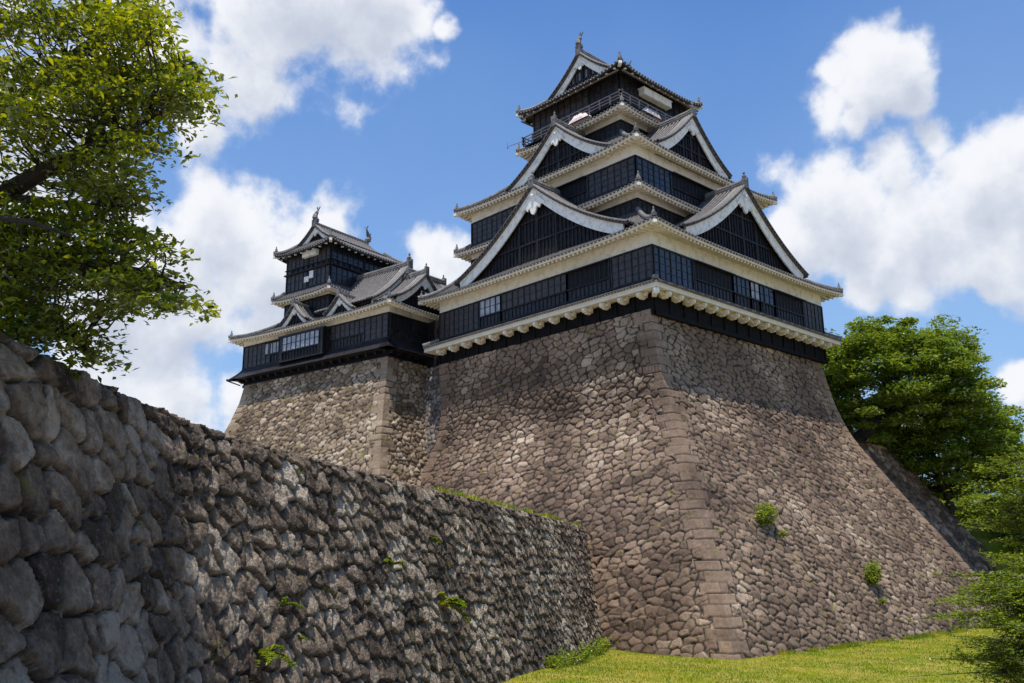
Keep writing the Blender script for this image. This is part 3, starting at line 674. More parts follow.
def tarp(c, dx, dy, label):
    n = 16; V = []; Fq = []
    for i in range(n+1):
        for j in range(n+1):
            x_, y_ = i/n-.5, j/n-.5; hgt = max(0, 1-(abs(2*x_)**3+abs(2*y_)**3))*.55*(.6+.8*rr_.random())
            V.append((c[0]+x_*dx+rr_.uniform(-.05, .05), c[1]+y_*dy, c[2]+hgt))
    for i in range(n):
        for j in range(n): q = i*(n+1)+j; Fq.append((q, q+n+1, q+n+2, q+1))
    o = npmesh('tarp', V, Fq, M['tarp']); tag(o, label, 'tarp')
tarp((-11.6, 5.2, 19.25), 2.8, .6, 'crumpled pinkish white sheet on the top balcony, facing the small keep side')
tarp((-6.5, 9.4, 19.25), .6, 3.0, 'crumpled pale sheet on the top balcony below the white shutter box')

# ================================================================== THE SMALL KEEP
sk = empty('small_castle_keep', (-28, -4, 0), R(9.5), label='smaller black castle keep with its own tower left of the tall keep', cat='castle')
S1 = (-21.8, 0, 0, 12.5)
storey(sk, S1, .2, 2.72, 3.6, [(.1, 3.2, 'panel'), (3.3, 8.0, 'boardwin'), (15.2, 17.2, 'open'), (17.3, 21.7, 'panel')], [(.1, 3.2, 'open'), (3.3, 9, 'board')])
# projecting bay with pale shutters
mb = MB(); mb.box(-15.0, -8.2, -.75, .0, -.2, 2.5); mb.box(-15.1, -8.1, -.85, 0, 2.5, 2.62); mb.build('bay', M['black'], sk)
fr = Fr((-8.2, -.75, 0), (-1, 0, 0), (0, -1, 0)); wall_face(sk, fr, 6.8, -.2, 2.5, [(0.1, .6, 'board'), (0.6, 6.2, 'white'), (6.2, 6.75, 'board')])
fr = Fr((-15.6, -.06, 0), (-1, 0, 0), (0, -1, 0))
win = MB(); pn = MB()
for i in range(5): fr.box(win, .0+i*.62-.03, i*.62+.03, 0, .1, 1.3, 2.5)
fr.box(win, 0, 2.5, 0, .12, 1.2, 1.3); fr.box(pn, .02, 2.46, .01, .04, 1.32, 2.42)
wo = win.build('window', M['black'], sk); pn.build('pane', M['paper'], wo)
# flared shingled skirt and the dark recess under it
mb = MB()
for k in 'LRW':
    fr, L = frames(*S1)[k]
    for r_ in range(5):
        t0, t1 = r_/5, (r_+1)/5; d0, d1 = .05+1.0*t0**1.3, .09+1.0*t1**1.3; za_, zb_ = .25-1.1*t0, .25-1.1*t1
        mb.hexa([fr.p(-d1, d1, zb_-.06), fr.p(L+d1, d1, zb_-.06), fr.p(L+d1, -.2, zb_-.06), fr.p(-d1, -.2, zb_-.06), fr.p(-d0, d0, za_), fr.p(L+d0, d0, za_), fr.p(L+d0, -.2, za_), fr.p(-d0, -.2, za_)])
mb.build('flared_boards', M['black2'], sk)
mb = MB(); mb.box(-21.7, -.1, .1, 12.4, -1.75, .3); o = mb.build('plinth_wall', M['pitch'], sk)
bt = MB()
for k in 'LRW':
    fr, L = frames(-21.7, -.1, .1, 12.4)[k]
    for i in range(int(L/1.2)+1): fr.box(bt, i*1.2, i*1.2+.14, 0, .5, -1.25, -.9)
    fr.box(bt, 0, L, 0, .12, -1.75, -1.5)
bt.build('plinth_struts', M['black'], o)
mb = MB(); mb.bar((-22.0, -.3, -.95), (-22.9, -1.2, -.95), .2, .2); mb.bar((-21.9, -.1, -1.5), (-22.9, -1.1, -1.0), .1, .12); mb.build('corner_strut', M['black'], sk)
skirt(sk, (-23.0, 1.2, -1.2, 13.7), (-18.2, -3.0, 2.2, 11.3), 3.28, 5.15, up=.36, ov=1.2, gap=.38)
gable(sk, (-13.6, .15), (0, -1), 1.9, 4.15, 6.0, 3.0, ov=.45, bw=.45, fin=.6, gap=.4)
gable(sk, (-7.0, .35), (0, -1), 2.0, 4.05, 5.8, 3.0, ov=.45, bw=.45, fin=.6, gap=.4)
# roofs that join the tower to the tall keep
gable(sk, (-3.4, 5.6), (1, 0), 4.9, 4.9, 9.4, 7.5, ov=.6, bw=.6, fin=1.1, gap=.4)
gable(sk, (-.4, 4.9), (1, 0), 3.9, 4.6, 7.7, 4.5, ov=.6, bw=.6, fin=.8, gap=.4)
gable(sk, (-2.2, 9.6), (0, 1), 3.2, 5.0, 8.3, 5.0, ov=.6, bw=.5, fin=.8, gap=.4, pend=False)
S3 = (-17.4, -10.4, 1.7, 11.3)
storey(sk, S3, 4.9, 6.95, 7.5, [(0, 7, 'board')], [(0, 9.6, 'board')])
skirt(sk, (-18.5, -9.3, .6, 12.4), S3, 7.2, 8.25, up=.34, ov=1.1, conc=.1, gap=.38)
storey(sk, S3, 8.2, 12.3, 12.75, [(.1, 3.4, 'panel'), (3.4, 3.6, 'board'), (3.6, 6.9, 'panel')], [(.1, 4.6, 'gpanel'), (4.8, 9.5, 'gpanel')], pl='black')
mb = MB()
for k in 'LR':
    fr, L = frames(*S3)[k]
    fr.box(mb, -.1, L+.1, .0, .32, 10.15, 10.3); fr.box(mb, -.1, L+.1, .0, .2, 10.75, 10.85)
    for i in range(int(L/.8)): fr.box(mb, .2+i*.8, .3+i*.8, .1, .26, 10.3, 10.75)
mb.build('gallery_rail', M['black2'], sk)
for bx in ((-14.4, -12.2, 1.2, 1.59, 11.6, 12.2), (-14.3, -13.6, 1.5, 1.59, 8.9, 9.5), (-13.5, -12.9, 1.5, 1.59, 9.2, 10.0)): mb = MB(); mb.box(*bx); mb.build('shutter', M['white'], sk)
skirt(sk, (-18.5, -9.3, .6, 12.4), (-16.2, -11.6, 2.6, 10.4), 12.3, 13.9, up=.45, ov=1.1, soffmat='black', conc=.25, gap=.38)
gable(sk, (-13.9, 2.8), (0, -1), 2.7, 13.6, 15.6, 7.4, ov=.55, bw=.45, rear=True, fin=1.0, gap=.38, fish=True, foot=1.15)
dolphin(sk, (-13.9, 10.2, 16.2), (0, 1, 0))

# ================================================================== STONE BASES
ZT = np.array([-2.46, -6.8, -9.45, -13.5, -16.5, -19.4, -21.2, -23.2, -25.2, -27.6])
OX = np.array([-.38, .03, .85, 3.1, 4.75, 6.38, 7.28, 8.32, 9.26, 10.3]); OY = np.array([.12, -.1, -.08, 1.6, 2.93, 4.23, 4.93, 5.85, 6.71, 7.7])
def sp(z, zt, vt):                     # smooth interpolation
    z = np.asarray(z, float); r = sum(np.interp(z+d, zt[::-1], vt[::-1]) for d in (-1, -.5, 0, .5, 1))/5; return r
fx = lambda z: sp(z, ZT, OX)
fy = lambda z: sp(z, ZT, OY)
ZR = np.array([-2., -4.1, -7.5, -9.9, -14.4, -19.2, -23.1, -27.6]); YR = np.array([24.7, 25.4, 26.5, 27.2, 29.5, 32.4, 34.8, 37.6])
ZL = np.array([-2., -5.5, -8., -13.7, -18., -27.6]); XL = np.array([-25.4, -25.1, -25.4, -26.8, -28.6, -33])
fr_ = lambda z: sp(z, ZR, YR)
fl_ = lambda z: sp(z, ZL, XL)
def vlen(z, z0): return (z0-z)*1.12
base = empty('stone_base', (-12, 12, -27), label='huge curving stone base under the tall keep, rising from the lawn', cat='stone base')
def bchild(o): o.parent = base; o.matrix_parent_inverse = Matrix.Translation((12, -12, 27)); return o
def face(name, m, zhi, zlo, dz, s_of, nu, kseed, cw, ch, amp, par, edges=(True, True), side='L', ang=0, qh=.72, **kw):
    z = np.arange(zhi, zlo, -dz); sN = np.linspace(0, 1, nu)
    S, Z = np.meshgrid(sN, z, indexing='ij')
    P, U, ea, eb = s_of(S, Z)
    V = vlen(Z, -2.0)
    D, rid, crk, kind = pattern(U, V, cw, ch, kseed, amp, ea if edges[0] else None, eb if edges[1] else None, par, qh=qh, ang=ang, **kw)
    return P, D, rid, crk, kind
def sL(S, Z):
    xr = fx(Z); xl = fl_(Z); X = xr+(xl-xr)*S; P = np.stack([X, -fy(Z), Z], -1); return P, X, xr-X, X-xl
def sR(S, Z):
    yn = -fy(Z); yf = fr_(Z); Y = yn+(yf-yn)*S; P = np.stack([fx(Z), Y, Z], -1); return P, Y, Y-yn, yf-Y
for (nm, fn, zb_, ks, ang_, cw, ch, amp, par, fl) in (('left_stonework', sL, -5.3, 11, -.2, .92, .50, .085, 0, False), ('right_stonework', sR, -8.8, 17, .28, .95, .47, .095, 1, True)):
    P, D, a_, b_, c_ = face('f', None, -2.3, -27.5, .062, fn, 520, ks, cw, ch, amp, par, ang=ang_)
    up_ = sst((P[..., 2]-zb_+1.2*vnoise(P[..., 0]*.5+P[..., 1]*.5, P[..., 2]*.7, 3)+(a_-.5)*1.6)/1.0)      # paler, later stones near the top
    a_ = .5+(a_-.5)*.62; a_ = a_*(1-up_)+(.5+.42*a_)*up_
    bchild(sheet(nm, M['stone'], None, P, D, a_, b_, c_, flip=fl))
# unseen sides, plain
z = np.linspace(-2.3, -27.5, 20); S, Z = np.meshgrid([0, 1], z, indexing='ij'); V = []; Fq = []
for zz_ in z: V += [(float(fx(zz_)), float(fr_(zz_)), zz_), (float(fl_(zz_)), float(fr_(zz_)), zz_), (float(fl_(zz_)), -float(fy(zz_)), zz_)]
for i in range(len(z)-1):
    q = i*3; Fq += [(q, q+1, q+4, q+3), (q+1, q+2, q+5, q+4)]
o = npmesh('rear_stonework', V, Fq, M['stone']); bchild(o)
mb = MB(); mb.add([(fx(-2.35)-.1, .2, -2.35), (fx(-2.35)-.1, 24.6, -2.35), (-25.3, 24.6, -2.35), (-25.3, .2, -2.35)], [(0, 1, 2, 3)]); bchild(mb.build('base_top', M['soil']))

# small keep base (local frame of the small keep)
sb_ = empty('small_stone_base', (-28, -4, -27), R(9.5), label='smaller sunlit stone base under the small keep, left of the huge base', cat='stone base')
ZA = np.array([-1.7, -4.5, -8, -13, -18, -27]); 
AX = np.array([.0, .3, .95, 2.2, 3.6, 6.5]); AY = np.array([.0, .6, 1.55, 2.9, 4.3, 7.2]); AL = np.array([-21.2, -21.7, -23.4, -25.6, -28.4, -33.5])
def tL(S, Z):
    xr = sp(Z, ZA, AX)+.0; xl = sp(Z, ZA, AL); X = xr+(xl-xr)*S; return np.stack([X, -sp(Z, ZA, AY), Z+27], -1), X, xr-X, X-xl
def tR(S, Z):
    yn = -sp(Z, ZA, AY); Y = yn+(14-yn)*S; return np.stack([sp(Z, ZA, AX), Y, Z+27], -1), Y, Y-yn, 14-Y
P, D, a_, b_, c_ = face('l', None, -1.6, -20, .09, tL, 320, 41, .9, .44, .09, 0, ang=-.25)
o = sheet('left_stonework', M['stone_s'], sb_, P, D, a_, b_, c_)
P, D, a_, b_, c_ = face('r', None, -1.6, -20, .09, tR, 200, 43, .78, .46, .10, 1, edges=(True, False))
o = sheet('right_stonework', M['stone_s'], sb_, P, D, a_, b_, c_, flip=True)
V = []; z = np.linspace(-1.6, -27, 14); Fq = []
for zz_ in z:
    xl = float(sp(zz_, ZA, AL)); V += [(xl, -float(sp(zz_, ZA, AY)), zz_+27), (xl, 14, zz_+27), (float(sp(zz_, ZA, AX)), 14, zz_+27)]
for i in range(len(z)-1): q = i*3; Fq += [(q, q+1, q+4, q+3), (q+1, q+2, q+5, q+4)]
npmesh('rear_stonework', V, Fq, M['stone_s'], sb_)
# the stretch of wall joining both bases
cb = empty('joining_stone_wall', (-28, 1, -27), label='narrow shaded stone wall in the corner between both bases', cat='stone wall')
zv = np.arange(-2.0, -20, -.1); xv = np.linspace(-33, -24, 90); X, Z = np.meshgrid(xv, zv, indexing='ij')
P = np.stack([X+28, .9-.12*np.abs(Z+2)*.9-1+0*X, Z+27], -1)
D, a_, b_, c_ = pattern(X, vlen(Z, -2), .62, .5, 71, .08)
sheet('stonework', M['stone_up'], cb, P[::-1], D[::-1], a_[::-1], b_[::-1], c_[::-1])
mb = MB(); mb.box(-5, 4, .5, 9, 0, 24.9); mb.build('core', M['soil'], cb)
mb = MB(); mb.box(-33.0, -25.35, 1.2, 9, -2.2, 2.7); o = mb.build('link_corridor', M['black'], None); o.parent = keep; o.location = keep_off

# lower base continuing behind on the right, in the trees' shade
lb = empty('lower_stone_base', (0, 34, -27), label='dark shaded lower stone base right of the huge base, trees on its top', cat='stone base')
def sQ(S, Z):
    yn = fr_(Z)-1.5; yf = fr_(Z)+10; Y = yn+(yf-yn)*S; return np.stack([fx(Z)-.9, Y-34, Z+27], -1), Y, Y-yn, yf-Y
P, D, a_, b_, c_ = face('q', None, -9.6, -27.4, .13, sQ, 60, 91, .95, .6, .14, 0, edges=(False, False), qh=.8)
sheet('front_stonework', M['stone'], lb, P, D, a_, b_, c_, flip=True)
V = []; Fq = []; z = np.linspace(-9.6, -27.4, 12)
for zz_ in z: V += [(float(fx(zz_))-.9, float(fr_(zz_))+10-34, zz_+27), (-40, float(fr_(zz_))+10-34, zz_+27)]
for i in range(len(z)-1): q = i*2; Fq.append((q, q+1, q+3, q+2))
npmesh('rear_stonework', V, Fq, M['stone'], lb)
mb = MB(); mb.add([(.55, 27-34, 17.42), (.55, 37.2-34, 17.42), (-40, 37.2-34, 17.42), (-40, 27-34, 17.42)], [(0, 1, 2, 3)]); mb.build('base_top', M['soil'], lb)

# ================================================================== THE NEAR WALL
PTS = [(39.5, -64.5), (33, -56.6), (27, -49.6), (23.6, -46.5), (21.05, -43.9), (18.3, -39.9), (13.9, -33.3), (7.9, -23.2), (1.8, -13.3), (-5.2, -2.2)]
pts = np.array(PTS); seg = np.r_[0, np.cumsum(np.hypot(*np.diff(pts, axis=0).T))]
def path_at(s):
    r = sum(np.stack([np.interp(s+d, seg, pts[:, 0]), np.interp(s+d, seg, pts[:, 1])], -1) for d in (-1.2, -.6, 0, .6, 1.2))/5; return r
ss = [2.0]
while ss[-1] < seg[-1]-.05: ss.append(ss[-1]+.030+.0006*max(0, ss[-1]-20))
ss = np.array(ss); TP = path_at(ss); TG = np.gradient(TP, axis=0); TG /= np.linalg.norm(TG, axis=1, keepdims=True); NR = np.stack([TG[:, 1], -TG[:, 0]], -1)
NR = np.where((NR[:, :1]) < 0, -NR, NR)
vv_ = np.r_[np.arange(-1.6, 0, .05), np.arange(0, 8.4, .036)]
S, V = np.meshgrid(ss, vv_, indexing='ij')
down = np.maximum(V, 0); backw = np.minimum(V, 0)
zz = -18.15-down*.972; outw = down*.22+backw
P = np.stack([TP[:, 0][:, None]+NR[:, 0][:, None]*outw, TP[:, 1][:, None]+NR[:, 1][:, None]*outw, zz+.02*backw+0*S], -1)
# rounded lip
lip = np.exp(-(V/.22)**2)*.09; P[..., 2] -= lip; 
rsz = np.interp(S, [0, 16, 24, 34, 70], [.92, .92, .76, .68, .62])     # the boulders get smaller along the wall
Uw = np.cumsum(np.r_[0, np.diff(ss)]/rsz[:, 0]*.8)[:, None]+0*V; Vw = (V+.0)/rsz*.8
e, rid, r2, DU, DV = stones(Uw, Vw, .74, .60, 201, jx=.36, jy=.33, warp=.16)
# small filler stones in wide joints
e2_, rid2, r22, _, _ = stones(Uw+5, Vw, .21, .17, 333, warp=.03)
amp = .068*rsz*(1-.4*np.exp(-((V+.2)/.5)**2))
D = amp*(.1+.7*r2)+amp*(.8+1.15*sst((S-18)/16))*DV/.6+amp*1.25*np.maximum(facets(rid, r2, DU, DV, .6, 4, 1.0), -.5)
D = D+.03*fbm(Uw*2.4, Vw*2.4, 8, 4)+.05*np.abs(fbm(Uw*4, Vw*4, 18, 4))-.04*np.abs(fbm(Uw*10, Vw*10, 28, 3))
jd = np.interp(S, [0, 22, 34], [.21, .19, .15])*rsz; s_ = sst((e-.010)/.05); body = (D+jd)*(1-(1-s_)**2.1)-jd
fill = -.11+.08*sst(e2_/.05)
D = np.maximum(body, np.where(r22 > .5, fill, -9)); D = np.maximum(D, -jd)
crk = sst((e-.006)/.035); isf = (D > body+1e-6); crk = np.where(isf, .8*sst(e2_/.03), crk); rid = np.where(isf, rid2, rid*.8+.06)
wall = empty('boulder_wall', (10, -28, -26), label='long low wall of rough grey boulders running in from the left', cat='stone wall')
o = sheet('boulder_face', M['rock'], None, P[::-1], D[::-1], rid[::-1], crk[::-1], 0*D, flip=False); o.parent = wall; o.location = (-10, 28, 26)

# ================================================================== GROUND
def plane_mesh(name, V, F_, m): o = npmesh(name, V, F_, m); tag(o, kind='structure'); return o
# lawn: level by the bases, rising gently to the path the photographer stands on
gx = np.r_[-3000, -800, -200, np.arange(-60, 90, 1.0), 200, 800, 3000]; gy = np.r_[-3000, -800, -200, np.arange(-110, 70, 1.0), 200, 800, 3000]
X, Y = np.meshgrid(gx, gy, indexing='ij')
def ground_z(X, Y):
    X = np.asarray(X, float); Y = np.asarray(Y, float)
    dd = np.hypot(X-40.3, Y+52.8); near = sst((38-dd)/32)
    z = -26.12+.25*sst((-X+6)/10)*sst((6-Y)/14)+.25*sst((Y-12)/22)+.06*fbm(X*.25, Y*.25, 5, 3)
    z = z+.58*sst((-Y-9)/17)*sst((26-X)/12)
    return z*(1-near)+(-23.15)*near
gV = np.stack([X, Y, ground_z(X, Y)], -1).reshape(-1, 3); idx = np.arange(X.size).reshape(X.shape)
gF = np.stack([idx[:-1, :-1], idx[1:, :-1], idx[1:, 1:], idx[:-1, 1:]], -1).reshape(-1, 4); gc = gV[gF].mean(1)
isl = (gc[:, 0] > -12) & (gc[:, 0] < 31+2*np.sin(gc[:, 1]*.2)) & (gc[:, 1] > -34+.0*gc[:, 0]) & (gc[:, 1] < 50)
plane_mesh('lawn_ground', gV, gF[isl], M['grass']); plane_mesh('gravel_ground', gV, gF[~isl], M['gravel'])
# terrace held by the near wall
tp = [tuple(p) for p in (TP-NR*1.45)[::40]]+[tuple((TP-NR*1.45)[-1]), (-6, 4), (-200, 4), (-200, -160), (39, -160)]
mb = MB(); mb.add([(x_, y_, -18.3) for x_, y_ in tp], [tuple(range(len(tp)))[::-1]]); mb.add([(x_, y_, -18.3) for x_, y_ in tp[-4:]]+[(x_, y_, -27) for x_, y_ in tp[-4:]], [(0, 1, 5, 4), (1, 2, 6, 5), (2, 3, 7, 6)])
tag(mb.build('terrace_ground', M['gravel']), kind='structure')
# bank behind the lower base
mb = MB(); n = 24; vs = []
for i in range(n+1):
    for j in range(n+1):
        x_ = -60+i*3.2; y_ = 40+j*4; edge = float(sst(np.array((16.8-x_)/14)))*float(sst(np.array((y_-36)/10)))
        vs.append((x_, y_, -26.3+9.5*edge+.5*math.sin(x_*.7)*math.cos(y_*.5)*edge))
mb.add(vs, [(i*(n+1)+j, (i+1)*(n+1)+j, (i+1)*(n+1)+j+1, i*(n+1)+j+1) for i in range(n) for j in range(n)])
tag(mb.build('wooded_bank', M['grass'], smooth=True), kind='structure')

# ================================================================== PLANTS
rng = np.random.default_rng(7); clump_later = []
def leaves(name, m, parent, C_, size, up=.5, aspect=.5, lobes=1, droop=0., shift=None):
    """C_: (n,3) centres; one folded pointed leaf (two triangles-pairs) each"""
    n = len(C_); d = rng.normal(size=(n, 3)); d[:, 2] = d[:, 2]*.35-droop; d /= np.linalg.norm(d, axis=1, keepdims=True)
    nn = rng.normal(size=(n, 3))*(1-up); nn[:, 2] += up*1.6; sdv = np.cross(d, nn); sdv /= np.linalg.norm(sdv, axis=1, keepdims=True)+1e-9; nn = np.cross(sdv, d)
    s = (size*(.6+.8*rng.random(n)))[:, None]
    p0 = C_-d*s*.5; p2 = C_+d*s*.5; mid = C_+d*s*-.05; a = mid+sdv*s*aspect*.5+nn*s*.10; b = mid-sdv*s*aspect*.5+nn*s*.10
    V = np.stack([p0, a, p2, b], 1).reshape(-1, 3); Fq = np.arange(n*4).reshape(n, 4)
    Ft = np.concatenate([Fq[:, [0, 1, 2]], Fq[:, [0, 2, 3]]])
    rv = np.repeat(rng.random(n), 4)
    return npmesh(name, V-(0 if shift is None else np.asarray(shift)), Ft, m, parent, dict(rnd=rv))
def branch_path(a, b, sag, n=7, wob=.15):
    a = np.array(a, float); b = np.array(b, float); L = np.linalg.norm(b-a); out = []
    for i in range(n):
        t = i/(n-1); p = a+(b-a)*t; p = p+np.array([0, 0, sag*math.sin(math.pi*t)*L])+rng.normal(size=3)*wob*L*.12*math.sin(math.pi*t); out.append(p)
    return out
def tree(name, base_, crown_c, crown_r, nclump, per, leafs, m, trunk_r, label, cat, group=None, layer=.35, clr=2.0, seed=1, gap=.25, up=.55, limbs=9, low=.6):
    global rng; rng = np.random.default_rng(seed)
    root = empty(name, tuple(base_), label=label, cat=cat, group=group)
    base_ = np.array(base_, float); cc = np.array(crown_c, float); rr = np.array(crown_r, float)
    tk = MB(); fork = base_+(cc-base_)*np.array([.5, .5, .42]); pth = branch_path(base_, fork, 0, 6, .3)
    tk.tube([p-base_ for p in pth], [trunk_r*(1.25-.45*i/5) for i in range(6)], 9)
    # clumps over the crown: shell-biased, flattened in layers
    ds = rng.normal(size=(nclump, 3)); ds[:, 2] = np.abs(ds[:, 2])*1.15-low; ds /= np.linalg.norm(ds, axis=1, keepdims=True)
    rad = rng.uniform(.45, 1, nclump)**.6*(1+.16*vnoise(ds[:, 0]*3+9, ds[:, 1]*3+ds[:, 2]*2, seed)*2)
    CC = cc+ds*rr*rad[:, None]
    ends = []
    for i in range(limbs):
        a = 2*math.pi*i/limbs+rng.uniform(-.3, .3); e_ = cc+rr*np.array([math.cos(a)*.62, math.sin(a)*.62, rng.uniform(-.35, .55)])
        pb = branch_path(fork-(fork-base_)*rng.uniform(0, .25), e_, .06, 7, .5); tk.tube([p-base_ for p in pb], [trunk_r*(.55-.44*j/6) for j in range(7)], 6); ends += pb[2:]
    ends = np.array(ends)
    for c in CC[::2]:
        j = np.argmin(np.linalg.norm(ends-c, axis=1)); pb = branch_path(ends[j], c, .05, 4, .5); tk.tube([p-base_ for p in pb], [trunk_r*.11, trunk_r*.08, trunk_r*.06, trunk_r*.03], 4)
    tk.build('trunk', M['bark'], root)
    pts_ = []
    for c in CC:
        if rng.random() < gap*.3: continue
        k = int(per*rng.uniform(.5, 1.5)); q = rng.normal(size=(k, 3)); q /= np.linalg.norm(q, axis=1, keepdims=True); q *= (rng.random((k, 1))**.45)
        cr_ = clr*rng.uniform(.55, 1.25); q = q*np.array([cr_, cr_, cr_*layer]); q[:, 2] -= (q[:, 0]**2+q[:, 1]**2)*.10/cr_*1.5
        pts_.append(c+q)
    P_ = np.concatenate(pts_)
    leaves('crown', m, root, P_, leafs, up=up, shift=base_)
    return root
tree('oak_tree', (-1.0, 31.5, -9.7), (.6, 36.2, -3.5), (8.5, 8.4, 7.1), 430, 210, .40, M['leaf_far'], .62, 'big spreading green tree right of the keep, trunk rising at the base edge', 'tree', seed=3, clr=1.9, layer=.33, low=.75)
tree('oak_tree', (2.0, 43.5, -17.5), (2.6, 43.5, -8.6), (7.6, 8, 6.6), 330, 200, .40, M['leaf_far'], .5, 'darker green tree behind the big one, lower down the slope', 'tree', seed=5, clr=1.9, layer=.34, low=.9)
tree('maple_tree', (7.5, 56, -21), (8.5, 55, -18.5), (8, 9, 6.0), 220, 190, .42, M['leaf_mass'], .35, 'lighter green tree at the right edge behind the feathery branches', 'tree', seed=8, clr=2.0, low=.9)
tree('maple_tree', (-2, 66, -21), (-1, 64, -15.5), (11, 9, 7), 200, 170, .5, M['leaf_mass'], .35, 'yellow green tree glimpsed low between the dark base and the right edge', 'tree', seed=9, clr=2.2, low=.9)

r7 = random.Random(7)
for i, (x_, y_) in enumerate(((9.5, 44), (12.5, 46), (7.5, 48), (11, 50), (14.5, 48), (13, 54), (9, 55), (16, 52))):
    edge = float(sst(np.array((16.8-x_)/14)))*float(sst(np.array((y_-36)/10))); clump_later.append(((x_, y_, -26.2+9.5*edge), i))
pb_ = at(968, 545, 112); tree('maple_tree', (pb_[0], pb_[1], -26), (pb_[0], pb_[1], pb_[2]+1.0), (6, 6, 6.5), 130, 190, .42, M['leaf_mass'], .3, 'bright green tree filling the gap right of the dark lower base', 'tree', seed=12, clr=1.8, low=1.0)
# left foreground tree: limbs reach in over the near wall
rng = np.random.default_rng(21)
TB = at(-330, 300, 17.5); TB = np.array([TB[0], TB[1], -18.3])
lt = empty('zelkova_tree', tuple(TB), label='leafy branches of a near tree hanging over the top left of the wall', cat='tree')
tk = MB(); fk = TB+np.array([.3, .2, 6.0])
tk.tube([p-TB for p in branch_path(TB, fk, 0, 6, .3)], [.55, .48, .43, .4, .37, .34], 10)
fk2 = fk+np.array([0, .2, 3.5]); tk.tube([p-TB for p in branch_path(fk, fk2, 0, 4, .3)], [.34, .3, .26, .22], 8)
limb_px = [ [(-300, 330, 17), (-120, 262, 16.5), (0, 197, 16), (45, 170, 15.6), (85, 152, 15.2), (120, 132, 15), (160, 112, 15)],
            [(-300, 300, 17), (-100, 275, 15), (0, 262, 14.5), (60, 262, 14.2), (110, 268, 14), (150, 275, 14), (185, 288, 14)],
            [(-200, 230, 17), (-60, 150, 17), (20, 100, 17), (70, 60, 17), (110, 30, 17), (150, 10, 17)],
            [(-200, 330, 17), (-80, 315, 16), (0, 300, 15.5), (50, 318, 15.3), (80, 340, 15), (95, 362, 15)],
            [(0, 197, 16), (40, 200, 15.5), (85, 205, 15.2), (125, 205, 15)], [(85, 152, 15.2), (110, 110, 15.5), (125, 85, 15.8), (180, 65, 16), (205, 75, 16)],
            [(-250, 200, 18), (-150, 40, 18), (-60, -60, 17.5), (40, -120, 17), (120, -140, 17)], [(-300, 280, 17.5), (-250, 80, 19), (-200, -150, 19), (-150, -300, 19)],
            [(-120, 262, 16.5), (-60, 230, 13), (-20, 215, 12.5), (30, 222, 12.5), (70, 235, 12.5)]]
limbs = []
for k_, L_ in enumerate(limb_px):
    p_ = [at(*q) for q in L_]; 
    if L_[0][0] < -150: p_ = [fk if k_ not in (6, 7) else fk2]+p_[1:]
    r0 = .24 if k_ not in (4, 5, 8) else .085; tk.tube([p-TB for p in p_], [r0*(1-.8*i/(len(p_)-1)) for i in range(len(p_))], 7); limbs += [p_[j]*(1-t)+p_[j+1]*t for j in range(1, len(p_)-1) for t in (0, .33, .66)]
limbs = np.array(limbs)
# leafy areas: u, v, ru, rv, depth, weight
AR = [(40, 30, 85, 40, 16.5, 1.6), (100, 40, 60, 35, 16, 1.2), (150, 72, 45, 22, 16, .8), (180, 98, 24, 20, 16, .42), (192, 75, 18, 12, 16, .22), (110, 95, 50, 26, 15.5, .9), (40, 80, 60, 32, 15.5, 1.2), (20, 130, 45, 25, 15, .8), (110, 130, 40, 20, 16.5, .5), (60, 165, 60, 20, 17, .8), (100, 190, 50, 14, 16.5, .6), (140, 140, 34, 20, 15, .5), (190, 118, 12, 8, 15.8, .12), (100, 165, 36, 20, 15, .6), (130, 38, 36, 22, 16, .7), (130, 8, 34, 16, 16, .5),
      (40, 212, 60, 16, 14.5, .7), (125, 198, 24, 12, 15, .3), (20, 238, 50, 18, 14, .8), (85, 232, 42, 20, 14, .9), (140, 245, 28, 14, 14, .42), (60, 270, 62, 18, 14, 1.1), (140, 280, 36, 14, 14, .6), (172, 296, 14, 10, 14, .18), (115, 302, 34, 11, 14, .42), (30, 300, 50, 22, 15, 1.1),
      (55, 328, 42, 15, 15, .6), (20, 335, 40, 14, 15, .6), (88, 345, 18, 12, 15, .22), (98, 365, 9, 8, 15, .09),
      (-60, 60, 90, 90, 16, 2.2), (-70, 220, 90, 90, 15.5, 2.0), (-60, 330, 60, 40, 16, .6), (40, -60, 120, 40, 16.5, 1.2), (0, -240, 190, 60, 12.3, 3.4), (-120, -200, 120, 80, 12.0, 2.6), (-40, -360, 200, 80, 11.5, 3.0), (-180, 0, 80, 120, 17, 1.6), (-170, 180, 60, 80, 17, 1.2)]
CL_ = []; tw = MB()
for (u, v, ru, rv, d, wt) in AR:
    for i in range(int(30*wt)):
        a = rng.uniform(0, 2*math.pi); q = rng.random()**.5
        c = at(u+ru*q*math.cos(a), v+rv*q*math.sin(a), d+np.clip(rng.normal(), -1.6, 1.6)*1.0)
        if vnoise(np.array((c[0]-c[1])*.9), np.array(c[2]*1.5), 61) < -.14 and v > -40: continue
        CL_.append(c)
        if v > -60 and u > -80:
            j = np.argmin(np.linalg.norm(limbs-c, axis=1)); pb = branch_path(limbs[j], c, .04, 4, .8); tw.tube([p-TB for p in pb], [.022, .016, .011, .006], 4)
tk.build('trunk', M['bark'], lt); tw.build('twigs', M['bark'], lt)
pts_ = []
for c in CL_:
    k = int(54*rng.uniform(.5, 1.5)); q = np.clip(rng.normal(size=(k, 3)), -1.7, 1.7)*np.array([.26, .26, .05]); q[:, 2] -= np.hypot(q[:, 0], q[:, 1])*.22; pts_.append(c+q)
leaves('crown', M['leaf_near'], lt, np.concatenate(pts_), .135, up=.62, aspect=.5, droop=.35, shift=TB)

